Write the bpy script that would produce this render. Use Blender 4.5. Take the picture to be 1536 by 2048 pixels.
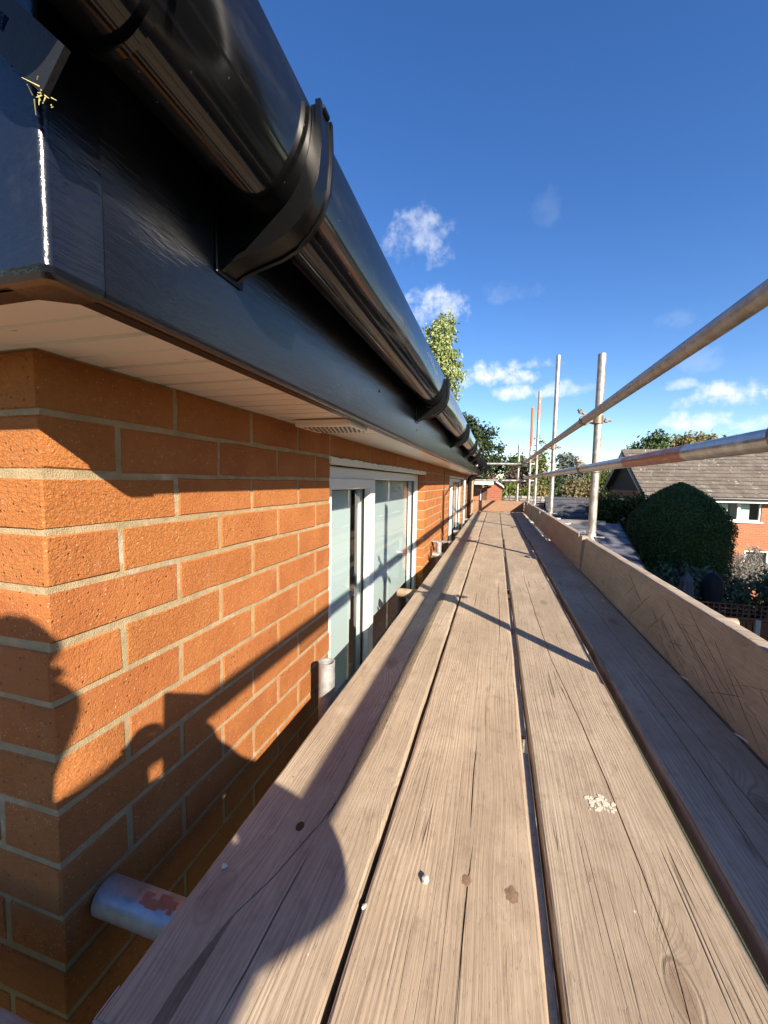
import bpy, bmesh, math, random
from mathutils import Vector, Matrix, noise
R = math.radians
for o in list(bpy.data.objects): bpy.data.objects.remove(o)
S = bpy.context.scene
COL = S.collection

# ------------------------------------------------------------------ camera
CH = 0.552
YAW, PITCH, ROLL = 0.2716, 0.0763, 0.0175
fw = Vector((-math.sin(YAW)*math.cos(PITCH), math.cos(YAW)*math.cos(PITCH), -math.sin(PITCH)))
r0 = Vector((math.cos(YAW), math.sin(YAW), 0)); u0 = r0.cross(fw)
rt = r0*math.cos(ROLL) + u0*math.sin(ROLL); up = rt.cross(fw)
cd = bpy.data.cameras.new('camera'); cam = bpy.data.objects.new('camera', cd); COL.objects.link(cam)
cd.sensor_fit = 'VERTICAL'; cd.sensor_height = 36; cd.lens = 802.5/2048*36
cd.clip_start = 0.004; cd.clip_end = 3000
m3 = Matrix((rt, up, -fw)).transposed()
cam.matrix_world = Matrix.Translation((0, 0, CH)) @ m3.to_4x4()
S.camera = cam

# ------------------------------------------------------------------ sky and sun
SUN_TO = Vector((1.25, -1.475, 1.0)).normalized()
SUN_AZ = math.atan2(SUN_TO.x, SUN_TO.y)          # clockwise from +Y
SUN_EL = math.asin(SUN_TO.z)
W = bpy.data.worlds.new('World'); S.world = W; W.use_nodes = True
wn = W.node_tree; wn.nodes.clear()
def wnew(t, **k):
    n = wn.nodes.new(t)
    for a, b in k.items(): setattr(n, a, b)
    return n
def wmath(op, a, b=None, c=None):
    n = wnew('ShaderNodeMath', operation=op)
    for i, v in enumerate((a, b, c)):
        if v is None: continue
        if isinstance(v, (int, float)): n.inputs[i].default_value = v
        else: wn.links.new(v, n.inputs[i])
    return n.outputs[0]
sky = wnew('ShaderNodeTexSky', sky_type='NISHITA'); sky.sun_disc = False
sky.sun_elevation = SUN_EL; sky.sun_rotation = SUN_AZ
sky.altitude = 50; sky.air_density = 1.0; sky.dust_density = 0.15; sky.ozone_density = 2.5
hs = wnew('ShaderNodeHueSaturation'); hs.inputs['Saturation'].default_value = 1.27;  hs.inputs['Hue'].default_value = .512; hs.inputs['Value'].default_value = 1.0
wn.links.new(sky.outputs[0], hs.inputs['Color'])
tc = wnew('ShaderNodeTexCoord'); sp = wnew('ShaderNodeSeparateXYZ'); wn.links.new(tc.outputs['Generated'], sp.inputs[0])
az = wmath('MULTIPLY', wmath('ARCTAN2', sp.outputs[0], sp.outputs[1]), 57.2958)
el = wmath('MULTIPLY', wmath('ARCSINE', sp.outputs[2]), 57.2958)
nz = wnew('ShaderNodeTexNoise'); nz.inputs['Scale'].default_value = 13; nz.inputs['Detail'].default_value = 7; nz.inputs['Roughness'].default_value = .58
wn.links.new(tc.outputs['Generated'], nz.inputs['Vector'])
nzb = wnew('ShaderNodeTexNoise'); nzb.inputs['Scale'].default_value = 42; nzb.inputs['Detail'].default_value = 5; nzb.inputs['Roughness'].default_value = .6
wn.links.new(tc.outputs['Generated'], nzb.inputs['Vector'])
wob = wmath('ADD', wmath('MULTIPLY', wmath('SUBTRACT', nz.outputs[0], .5), 4.2), wmath('MULTIPLY', wmath('SUBTRACT', nzb.outputs[0], .5), 2.0))
# cumulus: azimuth, elevation, half width, half height, density
CL = [(-11.4, 29.4, 5.2, 4.0, .5), (-9.6, 22.4, 6.4, 2.7, .8), (-1.0, 13.9, 6.0, 2.1, 1), (3.6, 15.3, 4.2, 1.1, .8), (.9, 11.9, 3.2, 1.4, .9), (7.9, 11.8, 3.4, 1.3, .7),
      (25.8, 9.5, 6.2, 1.9, 1), (22.6, 7.2, 3.8, 1.6, 1), (26.4, 6.6, 3.0, 1.4, .85), (4.7, 31, 2.0, 2.6, .05), (19.6, 18.1, 2.2, 1.6, .09), (22.3, 13.6, 2.8, 1.8, .13),
      (19.4, 11.2, 2.2, .9, .55), (.8, 23.4, 4.4, 1.6, .09), (2, 7.6, 2.8, 1.3, .3)]
tot = None; shade = None
for a0, e0, wa, we, dn in CL:
    da = wmath('DIVIDE', wmath('SUBTRACT', az, a0), wa)
    de = wmath('DIVIDE', wmath('SUBTRACT', el, e0), we)
    # flatter bottoms
    low = wmath('MULTIPLY', wmath('MINIMUM', de, 0), .5)
    de2 = wmath('ADD', de, low)
    q = wmath('SUBTRACT', 1, wmath('ADD', wmath('MULTIPLY', da, da), wmath('MULTIPLY', de2, de2)))
    q = wmath('ADD', q, wob)
    mr = wnew('ShaderNodeMapRange', interpolation_type='SMOOTHSTEP'); wn.links.new(q, mr.inputs[0])
    mr.inputs[1].default_value = .0; mr.inputs[2].default_value = 1.55; mr.inputs[3].default_value = 0; mr.inputs[4].default_value = dn
    gate = wnew('ShaderNodeMapRange', interpolation_type='SMOOTHSTEP')
    wn.links.new(wmath('ADD', wmath('MULTIPLY', da, da), wmath('MULTIPLY', de, de)), gate.inputs[0])
    gate.inputs[1].default_value = 1.0; gate.inputs[2].default_value = 2.6; gate.inputs[3].default_value = 1; gate.inputs[4].default_value = 0
    qq = wmath('MULTIPLY', mr.outputs[0], gate.outputs[0])
    tot = qq if tot is None else wmath('MAXIMUM', tot, qq)
    sh = wmath('MULTIPLY', qq, wmath('MAXIMUM', wmath('MULTIPLY', de, -1), 0))
    shade = sh if shade is None else wmath('MAXIMUM', shade, sh)
# the same kind of broken cumulus all round, away from the clouds above
pn = wnew('ShaderNodeTexNoise'); pn.inputs['Scale'].default_value = 4.5; pn.inputs['Detail'].default_value = 7; pn.inputs['Roughness'].default_value = .55
wn.links.new(tc.outputs['Generated'], pn.inputs['Vector'])
def wmr(v, a, b, c, d):
    n = wnew('ShaderNodeMapRange', interpolation_type='SMOOTHSTEP'); wn.links.new(v, n.inputs[0])
    for i, q in enumerate((a, b, c, d)): n.inputs[i+1].default_value = q
    return n.outputs[0]
allr = wmath('MULTIPLY', wmr(pn.outputs[0], .56, .7, 0, .9), wmath('MULTIPLY', wmr(el, 3, 9, 0, 1), wmr(el, 26, 45, 1, 0)))
away = wmr(wmath('ABSOLUTE', wmath('SUBTRACT', az, 8)), 24, 34, 0, 1)
tot = wmath('MAXIMUM', tot, wmath('MULTIPLY', allr, away))
cc = wnew('ShaderNodeMix', data_type='RGBA'); cc.inputs[6].default_value = (5.6, 5.8, 6.1, 1); cc.inputs[7].default_value = (3.9, 4.3, 5.0, 1)
wn.links.new(wmath('MINIMUM', shade, 1), cc.inputs[0])
mx = wnew('ShaderNodeMix', data_type='RGBA'); wn.links.new(tot, mx.inputs[0]); wn.links.new(hs.outputs[0], mx.inputs[6]); wn.links.new(cc.outputs[2], mx.inputs[7])
bg = wnew('ShaderNodeBackground'); bg.inputs['Strength'].default_value = 0.088; wn.links.new(mx.outputs[2], bg.inputs['Color'])
wo = wnew('ShaderNodeOutputWorld'); wn.links.new(bg.outputs[0], wo.inputs['Surface'])

sl = bpy.data.lights.new('sun', 'SUN'); sl.energy = 5.0; sl.angle = R(.53); sl.color = (1, .875, .71)
so = bpy.data.objects.new('sun', sl); COL.objects.link(so); so.location = (20, -24, 20)
so.rotation_euler = SUN_TO.to_track_quat('Z', 'Y').to_euler()
S.view_settings.view_transform = 'Standard'; S.view_settings.look = 'None'; S.view_settings.gamma = 1
S.view_settings.use_curve_mapping = False; S.view_settings.exposure = 1.24
S.cycles.max_bounces = 8; S.cycles.transparent_max_bounces = 12; S.cycles.caustics_reflective = False; S.cycles.caustics_refractive = False

# ------------------------------------------------------------------ helpers
class NT:
    def __init__(s, name):
        s.m = bpy.data.materials.new(name); s.m.use_nodes = True; s.t = s.m.node_tree; s.t.nodes.clear()
        s.out = s.new('ShaderNodeOutputMaterial'); s.b = s.new('ShaderNodeBsdfPrincipled'); s.t.links.new(s.b.outputs[0], s.out.inputs[0])
    def new(s, t, **k):
        n = s.t.nodes.new(t)
        for a, b in k.items(): setattr(n, a, b)
        return n
    def put(s, sock, v):
        if isinstance(v, bpy.types.NodeSocket): s.t.links.new(v, sock)
        elif isinstance(v, (tuple, list)) and sock.type == 'RGBA' and len(v) == 3: sock.default_value = (*v, 1)
        else: sock.default_value = v
    def mt(s, op, a, b=None, c=None, clamp=False):
        n = s.new('ShaderNodeMath', operation=op); n.use_clamp = clamp
        for i, v in enumerate((a, b, c)):
            if v is not None: s.put(n.inputs[i], v)
        return n.outputs[0]
    def vm(s, op, a, b):
        n = s.new('ShaderNodeVectorMath', operation=op); s.put(n.inputs[0], a); s.put(n.inputs[1], b); return n.outputs[0]
    def comb(s, x, y, z):
        n = s.new('ShaderNodeCombineXYZ')
        for i, v in enumerate((x, y, z)): s.put(n.inputs[i], v)
        return n.outputs[0]
    def sep(s, v):
        n = s.new('ShaderNodeSeparateXYZ'); s.put(n.inputs[0], v); return n.outputs
    def noise(s, vec, scale, detail=3, rough=.55, dist=0):
        n = s.new('ShaderNodeTexNoise'); s.put(n.inputs['Vector'], vec); n.inputs['Scale'].default_value = scale
        n.inputs['Detail'].default_value = detail; n.inputs['Roughness'].default_value = rough; n.inputs['Distortion'].default_value = dist
        return n.outputs[0]
    def vor(s, vec, scale, feature='F1', rnd=1):
        n = s.new('ShaderNodeTexVoronoi', feature=feature); s.put(n.inputs['Vector'], vec); n.inputs['Scale'].default_value = scale
        n.inputs['Randomness'].default_value = rnd
        return n.outputs
    def mr(s, v, a, b, c=0, d=1, smooth=True):
        n = s.new('ShaderNodeMapRange', interpolation_type='SMOOTHSTEP' if smooth else 'LINEAR'); s.put(n.inputs[0], v)
        for i, q in enumerate((a, b, c, d)): n.inputs[i+1].default_value = q
        return n.outputs[0]
    def mix(s, f, a, b, mode='MIX'):
        n = s.new('ShaderNodeMix', data_type='RGBA', blend_type=mode); s.put(n.inputs[0], f); s.put(n.inputs[6], a); s.put(n.inputs[7], b); return n.outputs[2]
    def ramp(s, f, stops):
        n = s.new('ShaderNodeValToRGB'); s.put(n.inputs[0], f); e = n.color_ramp.elements
        while len(e) < len(stops): e.new(.5)
        for i, (p, c) in enumerate(stops): e[i].position = p; e[i].color = (*c, 1)
        return n.outputs[0]
    def bump(s, h, strength, dist, normal=None):
        n = s.new('ShaderNodeBump'); s.put(n.inputs['Height'], h); n.inputs['Strength'].default_value = strength; n.inputs['Distance'].default_value = dist
        if normal is not None: s.put(n.inputs['Normal'], normal)
        return n.outputs[0]
    def set(s, **k):
        for a, v in k.items(): s.put(s.b.inputs[a.replace('_', ' ')], v)
        return s.m
    def obj(s): return s.new('ShaderNodeTexCoord').outputs['Object']
    def pos(s): return s.new('ShaderNodeNewGeometry').outputs['Position']
    def rnd(s): return s.new('ShaderNodeObjectInfo').outputs['Random']
    def attr(s, n='rnd'):
        a = s.new('ShaderNodeAttribute'); a.attribute_name = n; return a.outputs['Fac']

class MB:
    def __init__(s): s.v = []; s.f = []; s.r = []; s.cur = 0.0
    def face(s, ids): s.f.append(ids); s.r.append(s.cur)
    def add(s, vs, fs):
        b = len(s.v); s.v += [tuple(v) for v in vs]
        for f in fs: s.face([b+i for i in f])
    def box(s, x0, x1, y0, y1, z0, z1, ch=0, M=None):
        if ch <= 0:
            vs = [(x, y, z) for x in (x0, x1) for y in (y0, y1) for z in (z0, z1)]
            fs = [(0, 1, 3, 2), (4, 6, 7, 5), (0, 4, 5, 1), (2, 3, 7, 6), (0, 2, 6, 4), (1, 5, 7, 3)]
        else:
            bm = bmesh.new(); bmesh.ops.create_cube(bm, size=1)
            for v in bm.verts: v.co = ((x0+x1)/2+v.co.x*(x1-x0), (y0+y1)/2+v.co.y*(y1-y0), (z0+z1)/2+v.co.z*(z1-z0))
            bmesh.ops.bevel(bm, geom=bm.edges[:], offset=ch, segments=1, affect='EDGES')
            bm.verts.index_update(); vs = [v.co.copy() for v in bm.verts]; fs = [[v.index for v in f.verts] for f in bm.faces]; bm.free()
        if M is not None: vs = [M @ Vector(v) for v in vs]
        s.add(vs, fs); return s
    def tube(s, p, q, r, r2=None, seg=16, cap=True, inner=0):
        p = Vector(p); q = Vector(q); d = (q-p).normalized(); a = d.orthogonal().normalized(); b = d.cross(a)
        r2 = r if r2 is None else r2
        ring = lambda c, rr: [c+(a*math.cos(2*math.pi*i/seg)+b*math.sin(2*math.pi*i/seg))*rr for i in range(seg)]
        if not inner:
            vs = ring(p, r)+ring(q, r2); fs = [(i, (i+1) % seg, seg+(i+1) % seg, seg+i) for i in range(seg)]
            if cap: fs += [tuple(range(seg-1, -1, -1)), tuple(range(seg, 2*seg))]
        else:
            vs = ring(p, r)+ring(q, r)+ring(q, inner)+ring(p, inner); fs = []
            for k in range(4):
                for i in range(seg): fs.append((k*seg+i, k*seg+(i+1) % seg, ((k+1) % 4)*seg+(i+1) % seg, ((k+1) % 4)*seg+i))
        s.add(vs, fs); return s
    def path(s, pts, r, seg=8):
        pts = [Vector(p) for p in pts]; rs = r if isinstance(r, (list, tuple)) else [r]*len(pts); vs = []; n = len(pts)
        a = None
        for i, p in enumerate(pts):
            d = (pts[min(i+1, n-1)]-pts[max(i-1, 0)]).normalized()
            a = d.orthogonal().normalized() if a is None else (a-d*a.dot(d)).normalized()
            b = d.cross(a)
            vs += [p+(a*math.cos(2*math.pi*k/seg)+b*math.sin(2*math.pi*k/seg))*rs[i] for k in range(seg)]
        fs = [(i*seg+k, i*seg+(k+1) % seg, (i+1)*seg+(k+1) % seg, (i+1)*seg+k) for i in range(n-1) for k in range(seg)]
        fs += [tuple(range(seg-1, -1, -1)), tuple(range((n-1)*seg, n*seg))]
        s.add(vs, fs); return s
    def prism(s, poly, axis, a, b):
        """extrude a 2D polygon along axis 'x' or 'y' or 'z' from a to b"""
        def pt(p, t): return {'x': (t, p[0], p[1]), 'y': (p[0], t, p[1]), 'z': (p[0], p[1], t)}[axis]
        n = len(poly); vs = [pt(p, a) for p in poly]+[pt(p, b) for p in poly]
        fs = [(i, (i+1) % n, n+(i+1) % n, n+i) for i in range(n)]+[tuple(range(n-1, -1, -1)), tuple(range(n, 2*n))]
        s.add(vs, fs); return s
    def mesh(s, name, smooth=None):
        me = bpy.data.meshes.new(name); me.from_pydata(s.v, [], s.f)
        at = me.attributes.new('rnd', 'FLOAT', 'FACE'); at.data.foreach_set('value', s.r)
        if smooth is not None:
            me.polygons.foreach_set('use_smooth', [True]*len(me.polygons)); me.update(); me.set_sharp_from_angle(angle=R(smooth))
        bm = bmesh.new(); bm.from_mesh(me); 
        if len(bm.faces) < 60000: bmesh.ops.recalc_face_normals(bm, faces=bm.faces); bm.to_mesh(me)
        bm.free(); me.update(); return me
    def build(s, name, mat, parent=None, smooth=None, loc=None):
        return link(name, s.mesh(name, smooth), mat, parent, loc)
def link(name, me, mat, parent=None, loc=None):
    o = bpy.data.objects.new(name, me)
    if mat is not None and not me.materials: me.materials.append(mat)
    COL.objects.link(o)
    if parent is not None: o.parent = parent
    if loc is not None: o.location = loc
    return o
def tag(o, label, cat, group=None):
    o['label'] = label; o['category'] = cat
    if group: o['group'] = group
    return o
def thing(name, label, cat, loc=(0, 0, 0), group=None):
    o = bpy.data.objects.new(name, None); o.empty_display_size = .05; COL.objects.link(o); o.location = loc
    return tag(o, label, cat, group)
def kind(o, k): o['kind'] = k; return o

# ------------------------------------------------------------------ materials
def make_brick(name, base, dark, light, scale=1.0):
    n = NT(name); P = n.pos()
    oi = n.mt('FRACT', n.mt('ADD', n.rnd(), n.attr()))
    big = n.noise(P, 9, 4, .6); mid = n.noise(P, 60, 4, .65); fin = n.noise(P, 420, 2, .6)
    c = n.mix(n.mr(oi, .1, .95, 0, 1, False), dark, base)
    c = n.mix(n.mr(big, .35, .7, 0, .5), c, light)
    c = n.mix(n.mr(mid, .52, .75, 0, .5), c, dark)
    pv = n.vor(P, 130)
    pit = n.mr(pv[0], .0, .32, 1, 0); pit = n.mt('MULTIPLY', pit, n.mr(n.sep(pv[1])[0], .72, .8))
    c = n.mix(n.mt('MULTIPLY', pit, .5), c, (.09, .045, .025))
    sv = n.vor(n.vm('ADD', P, (3, 5, 7)), 210)
    spk = n.mt('MULTIPLY', n.mr(sv[0], .1, .34, 1, 0), n.mr(n.sep(sv[1])[1], .78, .84))
    c = n.mix(n.mt('MULTIPLY', spk, .55), c, (.72, .5, .3))
    sm = n.mt('MULTIPLY', n.mr(n.noise(P, 24, 5, .75), .63, .7), n.mr(n.noise(P, 150, 3, .7), .45, .6))
    c = n.mix(n.mt('MULTIPLY', sm, .5), c, (.55, .42, .27))
    eff = n.mt('MULTIPLY', n.mr(n.noise(P, 5.5, 6, .7), .60, .75), n.mr(n.noise(P, 70, 3, .7), .4, .65))
    c = n.mix(n.mt('MULTIPLY', eff, .35), c, (.62, .52, .45))
    sx = n.vm('MULTIPLY', P, (1, 1, 1.6)); rr = n.noise(sx, 150, 4, .7, .6)
    rough_on = n.mr(oi, .35, .75, .35, 1.0)
    h = n.mt('ADD', n.mt('MULTIPLY', n.mt('MULTIPLY', rr, rough_on), 1.0), n.mt('MULTIPLY', fin, .35))
    h = n.mt('SUBTRACT', h, n.mt('MULTIPLY', pit, .7)); h = n.mt('ADD', h, n.mt('MULTIPLY', mid, .5))
    c = n.mix(n.mr(rr, .3, .7, .26, 0), c, tuple(q*.55 for q in dark)); c = n.mix(n.mr(fin, .5, .8, 0, .3), c, light)
    return n.set(Base_Color=c, Roughness=.88, Specular_IOR_Level=.3, Normal=n.bump(h, 1.0, .0048))
m_brick = make_brick('orange_brick', (.43, .158, .043), (.335, .110, .033), (.48, .195, .06))
def make_mortar():
    n = NT('sand_mortar'); P = n.pos()
    a = n.noise(P, 30, 5, .7); f = n.noise(P, 500, 2, .7); v = n.vor(P, 260)
    c = n.ramp(a, [(.3, (.27, .205, .11)), (.7, (.43, .335, .195))])
    c = n.mix(n.mt('MULTIPLY', n.mr(v[0], .05, .3, 1, 0), n.mr(n.sep(v[1])[0], .82, .86)), c, (.1, .075, .05))
    c = n.mix(n.mt('MULTIPLY', n.mr(n.noise(P, 6, 5, .7), .58, .7), .5), c, (.62, .57, .5))
    h = n.mt('ADD', f, n.mt('MULTIPLY', a, 1.4))
    return n.set(Base_Color=c, Roughness=.95, Normal=n.bump(h, .9, .0025))
m_mortar = make_mortar()
def make_wood(name, light, mid, dark, knots=1.0, pale=.0):
    n = NT(name); O = n.obj(); rn = n.rnd()
    P = n.vm('ADD', O, n.comb(n.mt('MULTIPLY', rn, 37), n.mt('MULTIPLY', rn, 91), 0)); x, y, z = n.sep(P)
    vk = n.new('ShaderNodeTexVoronoi', feature='F1', voronoi_dimensions='2D'); n.put(vk.inputs['Vector'], n.comb(n.mt('MULTIPLY', x, 5.5), n.mt('MULTIPLY', y, 2.4), 0)); vk.inputs['Scale'].default_value = 1
    kr = n.sep(vk.outputs['Color']); keep = n.mr(kr[0], .66, .72)
    d = vk.outputs['Distance']
    k = n.mt('MULTIPLY', n.mt('POWER', n.mr(d, 0, .42, 1, 0, False), 2.2), keep)
    warp = n.noise(n.comb(n.mt('MULTIPLY', x, 3.5), n.mt('MULTIPLY', y, .8), 0), 1, 3, .5)
    p = n.mt('ADD', n.mt('ADD', x, n.mt('MULTIPLY', warp, .075)), n.mt('MULTIPLY', k, .055*knots))
    # late-wood rings
    ph = n.mt('ADD', n.mt('MULTIPLY', p, 900), n.mt('MULTIPLY', n.noise(n.comb(n.mt('MULTIPLY', p, 30), n.mt('MULTIPLY', y, 1.2), 0), 1, 2), 26))
    ring = n.mt('MULTIPLY_ADD', n.mt('SINE', ph), .5, .5)
    g1 = n.noise(n.comb(n.mt('MULTIPLY', p, 330), n.mt('MULTIPLY', y, 3.0), n.mt('MULTIPLY', z, 40)), 1, 3, .6)
    fib = n.noise(n.comb(n.mt('MULTIPLY', x, 1100), n.mt('MULTIPLY', y, 26), n.mt('MULTIPLY', z, 200)), 1, 2, .6)
    blot = n.noise(n.comb(n.mt('MULTIPLY', x, 7), n.mt('MULTIPLY', y, 2.6), 0), 1, 5, .62)
    blo2 = n.noise(n.comb(n.mt('MULTIPLY', x, 40), n.mt('MULTIPLY', y, 22), 0), 1, 4, .65)
    amp = n.mr(n.noise(n.comb(n.mt('MULTIPLY', x, 6), n.mt('MULTIPLY', y, 1.0), 4), 1, 2), .35, .65, .25, 1)
    g = n.mt('ADD', n.mt('MULTIPLY', n.mt('MULTIPLY', ring, amp), .24), n.mt('ADD', n.mt('MULTIPLY', g1, .62), n.mt('MULTIPLY', fib, .25)))
    c = n.ramp(g, [(.24, dark), (.50, mid), (.84, light)])
    c = n.mix(n.mr(blot, .36, .66, .0, .7), c, n.mix(.5, mid, dark))
    c = n.mix(n.mr(blo2, .5, .75, 0, .5), c, dark)
    dirt = n.mt('MULTIPLY', n.mr(n.noise(n.comb(n.mt('MULTIPLY', x, 16), n.mt('MULTIPLY', y, 9), 7), 1, 6, .7), .5, .68), .5)
    c = n.mix(dirt, c, n.mix(.45, mid, dark))
    scuff = n.mt('MULTIPLY', n.mr(n.noise(n.comb(n.mt('MULTIPLY', x, 24), n.mt('MULTIPLY', y, 14), 17), 1, 6, .75), .6, .7), .4)
    c = n.mix(scuff, c, light)
    c = n.mix(n.mr(n.noise(n.comb(n.mt('MULTIPLY', x, 9), n.mt('MULTIPLY', y, 5), 9), 1, 4, .6), .55, .72, 0, .35+pale), c, light)
    pore = n.mr(n.noise(n.comb(n.mt('MULTIPLY', x, 620), n.mt('MULTIPLY', y, 55), 3), 1, 2, .6), .62, .72)
    c = n.mix(n.mt('MULTIPLY', pore, .45), c, dark)
    core = n.mt('MULTIPLY', n.mr(d, .05, .085, 1, 0), keep); rim = n.mt('MULTIPLY', n.mr(n.mt('ABSOLUTE', n.mt('SUBTRACT', d, .085)), 0, .014, 1, 0), keep)
    c = n.mix(n.mt('MULTIPLY', core, .45*knots), c, (.16, .095, .06)); c = n.mix(n.mt('MULTIPLY', rim, .38*knots), c, (.07, .045, .03))
    ck = n.mt('ABSOLUTE', n.mt('SUBTRACT', n.noise(n.comb(n.mt('MULTIPLY', x, 42), n.mt('MULTIPLY', y, .45), 2), 1, 1), .5))
    crack = n.mt('MULTIPLY', n.mr(ck, .0, .009, 1, 0), n.mr(n.noise(n.comb(n.mt('MULTIPLY', x, 8), n.mt('MULTIPLY', y, 3.2), 6), 1, 2), .52, .6))
    c = n.mix(n.mt('MULTIPLY', crack, .5), c, (.06, .042, .03))
    sc = n.vor(P, 26); spot = n.mt('MULTIPLY', n.mr(sc[0], .02, .07, 1, 0), n.mr(n.sep(sc[1])[0], .86, .9))
    c = n.mix(n.mt('MULTIPLY', spot, .75), c, n.mix(n.mr(n.sep(sc[1])[1], .4, .6), (.04, .03, .025), (.66, .6, .5)))
    # silvering: each board its own weathered tone
    rn2 = n.mt('FRACT', n.mt('MULTIPLY', rn, 7.31)); c = n.mix(n.mr(rn, 0, 1, 0, .6), c, n.mix(1, c, (.80, .80, .81), 'MULTIPLY')); c = n.mix(n.mr(rn2, 0, 1, 0, .5), c, n.mix(1, c, (1.0, .90, .82), 'MULTIPLY'))
    h = n.mt('SUBTRACT', n.mt('ADD', g, n.mt('MULTIPLY', blo2, .25)), n.mt('ADD', n.mt('MULTIPLY', crack, 1.2), n.mt('MULTIPLY', pore, .3))); h = n.mt('SUBTRACT', h, n.mt('MULTIPLY', rim, .5))
    return n.set(Base_Color=c, Roughness=.82, Normal=n.bump(h, .65, .002), Specular_IOR_Level=.25)
m_wood = make_wood('weathered_pine', (.57, .475, .36), (.43, .35, .255), (.20, .15, .105))
m_toe = make_wood('toe_board_pine', (.58, .50, .40), (.46, .385, .30), (.24, .19, .145), .6)
m_wood_red = make_wood('end_board_pine', (.45, .30, .20), (.35, .22, .14), (.2, .12, .075), .5)
def make_galv(name, base, rough=.42, metal=.8, paint=None):
    n = NT(name); O = n.obj(); P = n.pos()
    a = n.noise(P, 22, 5, .65); b = n.noise(n.vm('MULTIPLY', P, (1, 1, 1)), 160, 3, .7)
    v = n.vor(P, 70); sp = n.mt('MULTIPLY', n.mr(v[0], .1, .3, 1, 0), n.mr(n.sep(v[1])[0], .7, .8))
    c = n.mix(n.mr(a, .3, .7), tuple(q*.72 for q in base), tuple(min(1, q*1.18) for q in base))
    c = n.mix(n.mt('MULTIPLY', sp, .35), c, (.12, .11, .10)); c = n.mix(n.mr(b, .55, .8, 0, .4), c, tuple(q*.55 for q in base))
    c = n.mix(n.mt('MULTIPLY', n.mr(n.noise(P, 7, 4, .7), .6, .72), .35), c, (.30, .20, .12))
    mt = metal; rg = n.mr(a, .3, .7, rough-.08, rough+.16, False)
    if paint:
        ax, lo, hi, pc, amt = paint
        t = n.mt('ADD', n.sep(P)[ax], n.mt('MULTIPLY', n.mt('SUBTRACT', n.noise(n.vm('MULTIPLY', P, (60, 18, 60) if ax == 1 else (60, 60, 18)), 1, 4, .7), .5), .05))
        wid = hi-lo
        msk = n.mt('MULTIPLY', n.mr(t, lo, lo+wid*.03), n.mr(t, hi-wid*.03, hi, 1, 0))
        chip = n.mr(n.noise(n.vm('MULTIPLY', P, (90, 14, 90) if ax == 1 else (90, 90, 14)), 1, 4, .7), amt, amt+.1)
        msk = n.mt('MULTIPLY', msk, chip); c = n.mix(msk, c, pc); mt = n.mt('MULTIPLY', n.mt('SUBTRACT', 1, msk), metal)
    return n.set(Base_Color=c, Metallic=mt, Roughness=rg, Normal=n.bump(n.mt('ADD', a, n.mt('MULTIPLY', b, .5)), .25, .0012))
m_galv = make_galv('galvanised_tube', (.52, .51, .48))
m_galv_b = make_galv('galvanised_tube_worn', (.44, .41, .36), .5, .65)
m_galv_grey = make_galv('galvanised_grey', (.40, .41, .41), .55, .5)
m_rust = make_galv('tarnished_steel', (.26, .2, .15), .5, .7)
m_pipe_brown = make_galv('brown_stained_tube', (.42, .30, .2), .6, .3)
m_post_or = make_galv('tube_orange_end', (.52, .51, .48), .42, .8, (2, 1.27, 2.1, (.62, .13, .045), .2))
m_post_or2 = make_galv('tube_orange_tip', (.52, .51, .48), .42, .8, (2, 1.6, 2.2, (.62, .2, .1), .42))
m_rail_or = make_galv('rail_orange_band', (.56, .54, .5), .36, .85, (1, 1.36, 1.95, (.42, .13, .06), .3))
m_tr_or = make_galv('tube_paint_dab', (.40, .43, .48), .45, .75)
def plain(name, col, rough=.5, spec=.5, metal=0, var=.15, sc=20, bump=0):
    n = NT(name); P = n.pos(); a = n.noise(P, sc, 4, .6)
    c = n.mix(a, tuple(q*(1-var) for q in col), tuple(min(1, q*(1+var)) for q in col))
    k = dict(Base_Color=c, Roughness=rough, Metallic=metal, Specular_IOR_Level=spec)
    if bump: k['Normal'] = n.bump(n.noise(P, sc*6, 3, .6), bump, .002)
    return n.set(**k)
m_orange_dab = plain('orange_marker_paint', (.34, .14, .085), .7, .3, var=.4, sc=120)
def make_gutter():
    n = NT('black_gloss_upvc'); P = n.pos()
    dust = n.mr(n.noise(n.vm('MULTIPLY', P, (6, 1.2, 6)), 6, 6, .7), .5, .8, 0, .035)
    v = n.vor(P, 150); sp = n.mt('MULTIPLY', n.mr(v[0], .05, .2, 1, 0), n.mr(n.sep(v[1])[0], .95, .97))
    c = n.mix(dust, (.006, .006, .007), (.5, .45, .4)); c = n.mix(n.mt('MULTIPLY', sp, .25), c, (.6, .55, .5))
    rg = n.mr(n.noise(n.vm('MULTIPLY', P, (8, .8, 8)), 5, 5, .7), .3, .75, .05, .16, False)
    w = n.noise(n.vm('MULTIPLY', P, (14, 1.6, 14)), 1, 2, .5)
    return n.set(Base_Color=c, Roughness=rg, Specular_IOR_Level=.55, Normal=n.bump(w, .25, .006))
m_gutter = make_gutter()
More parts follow.
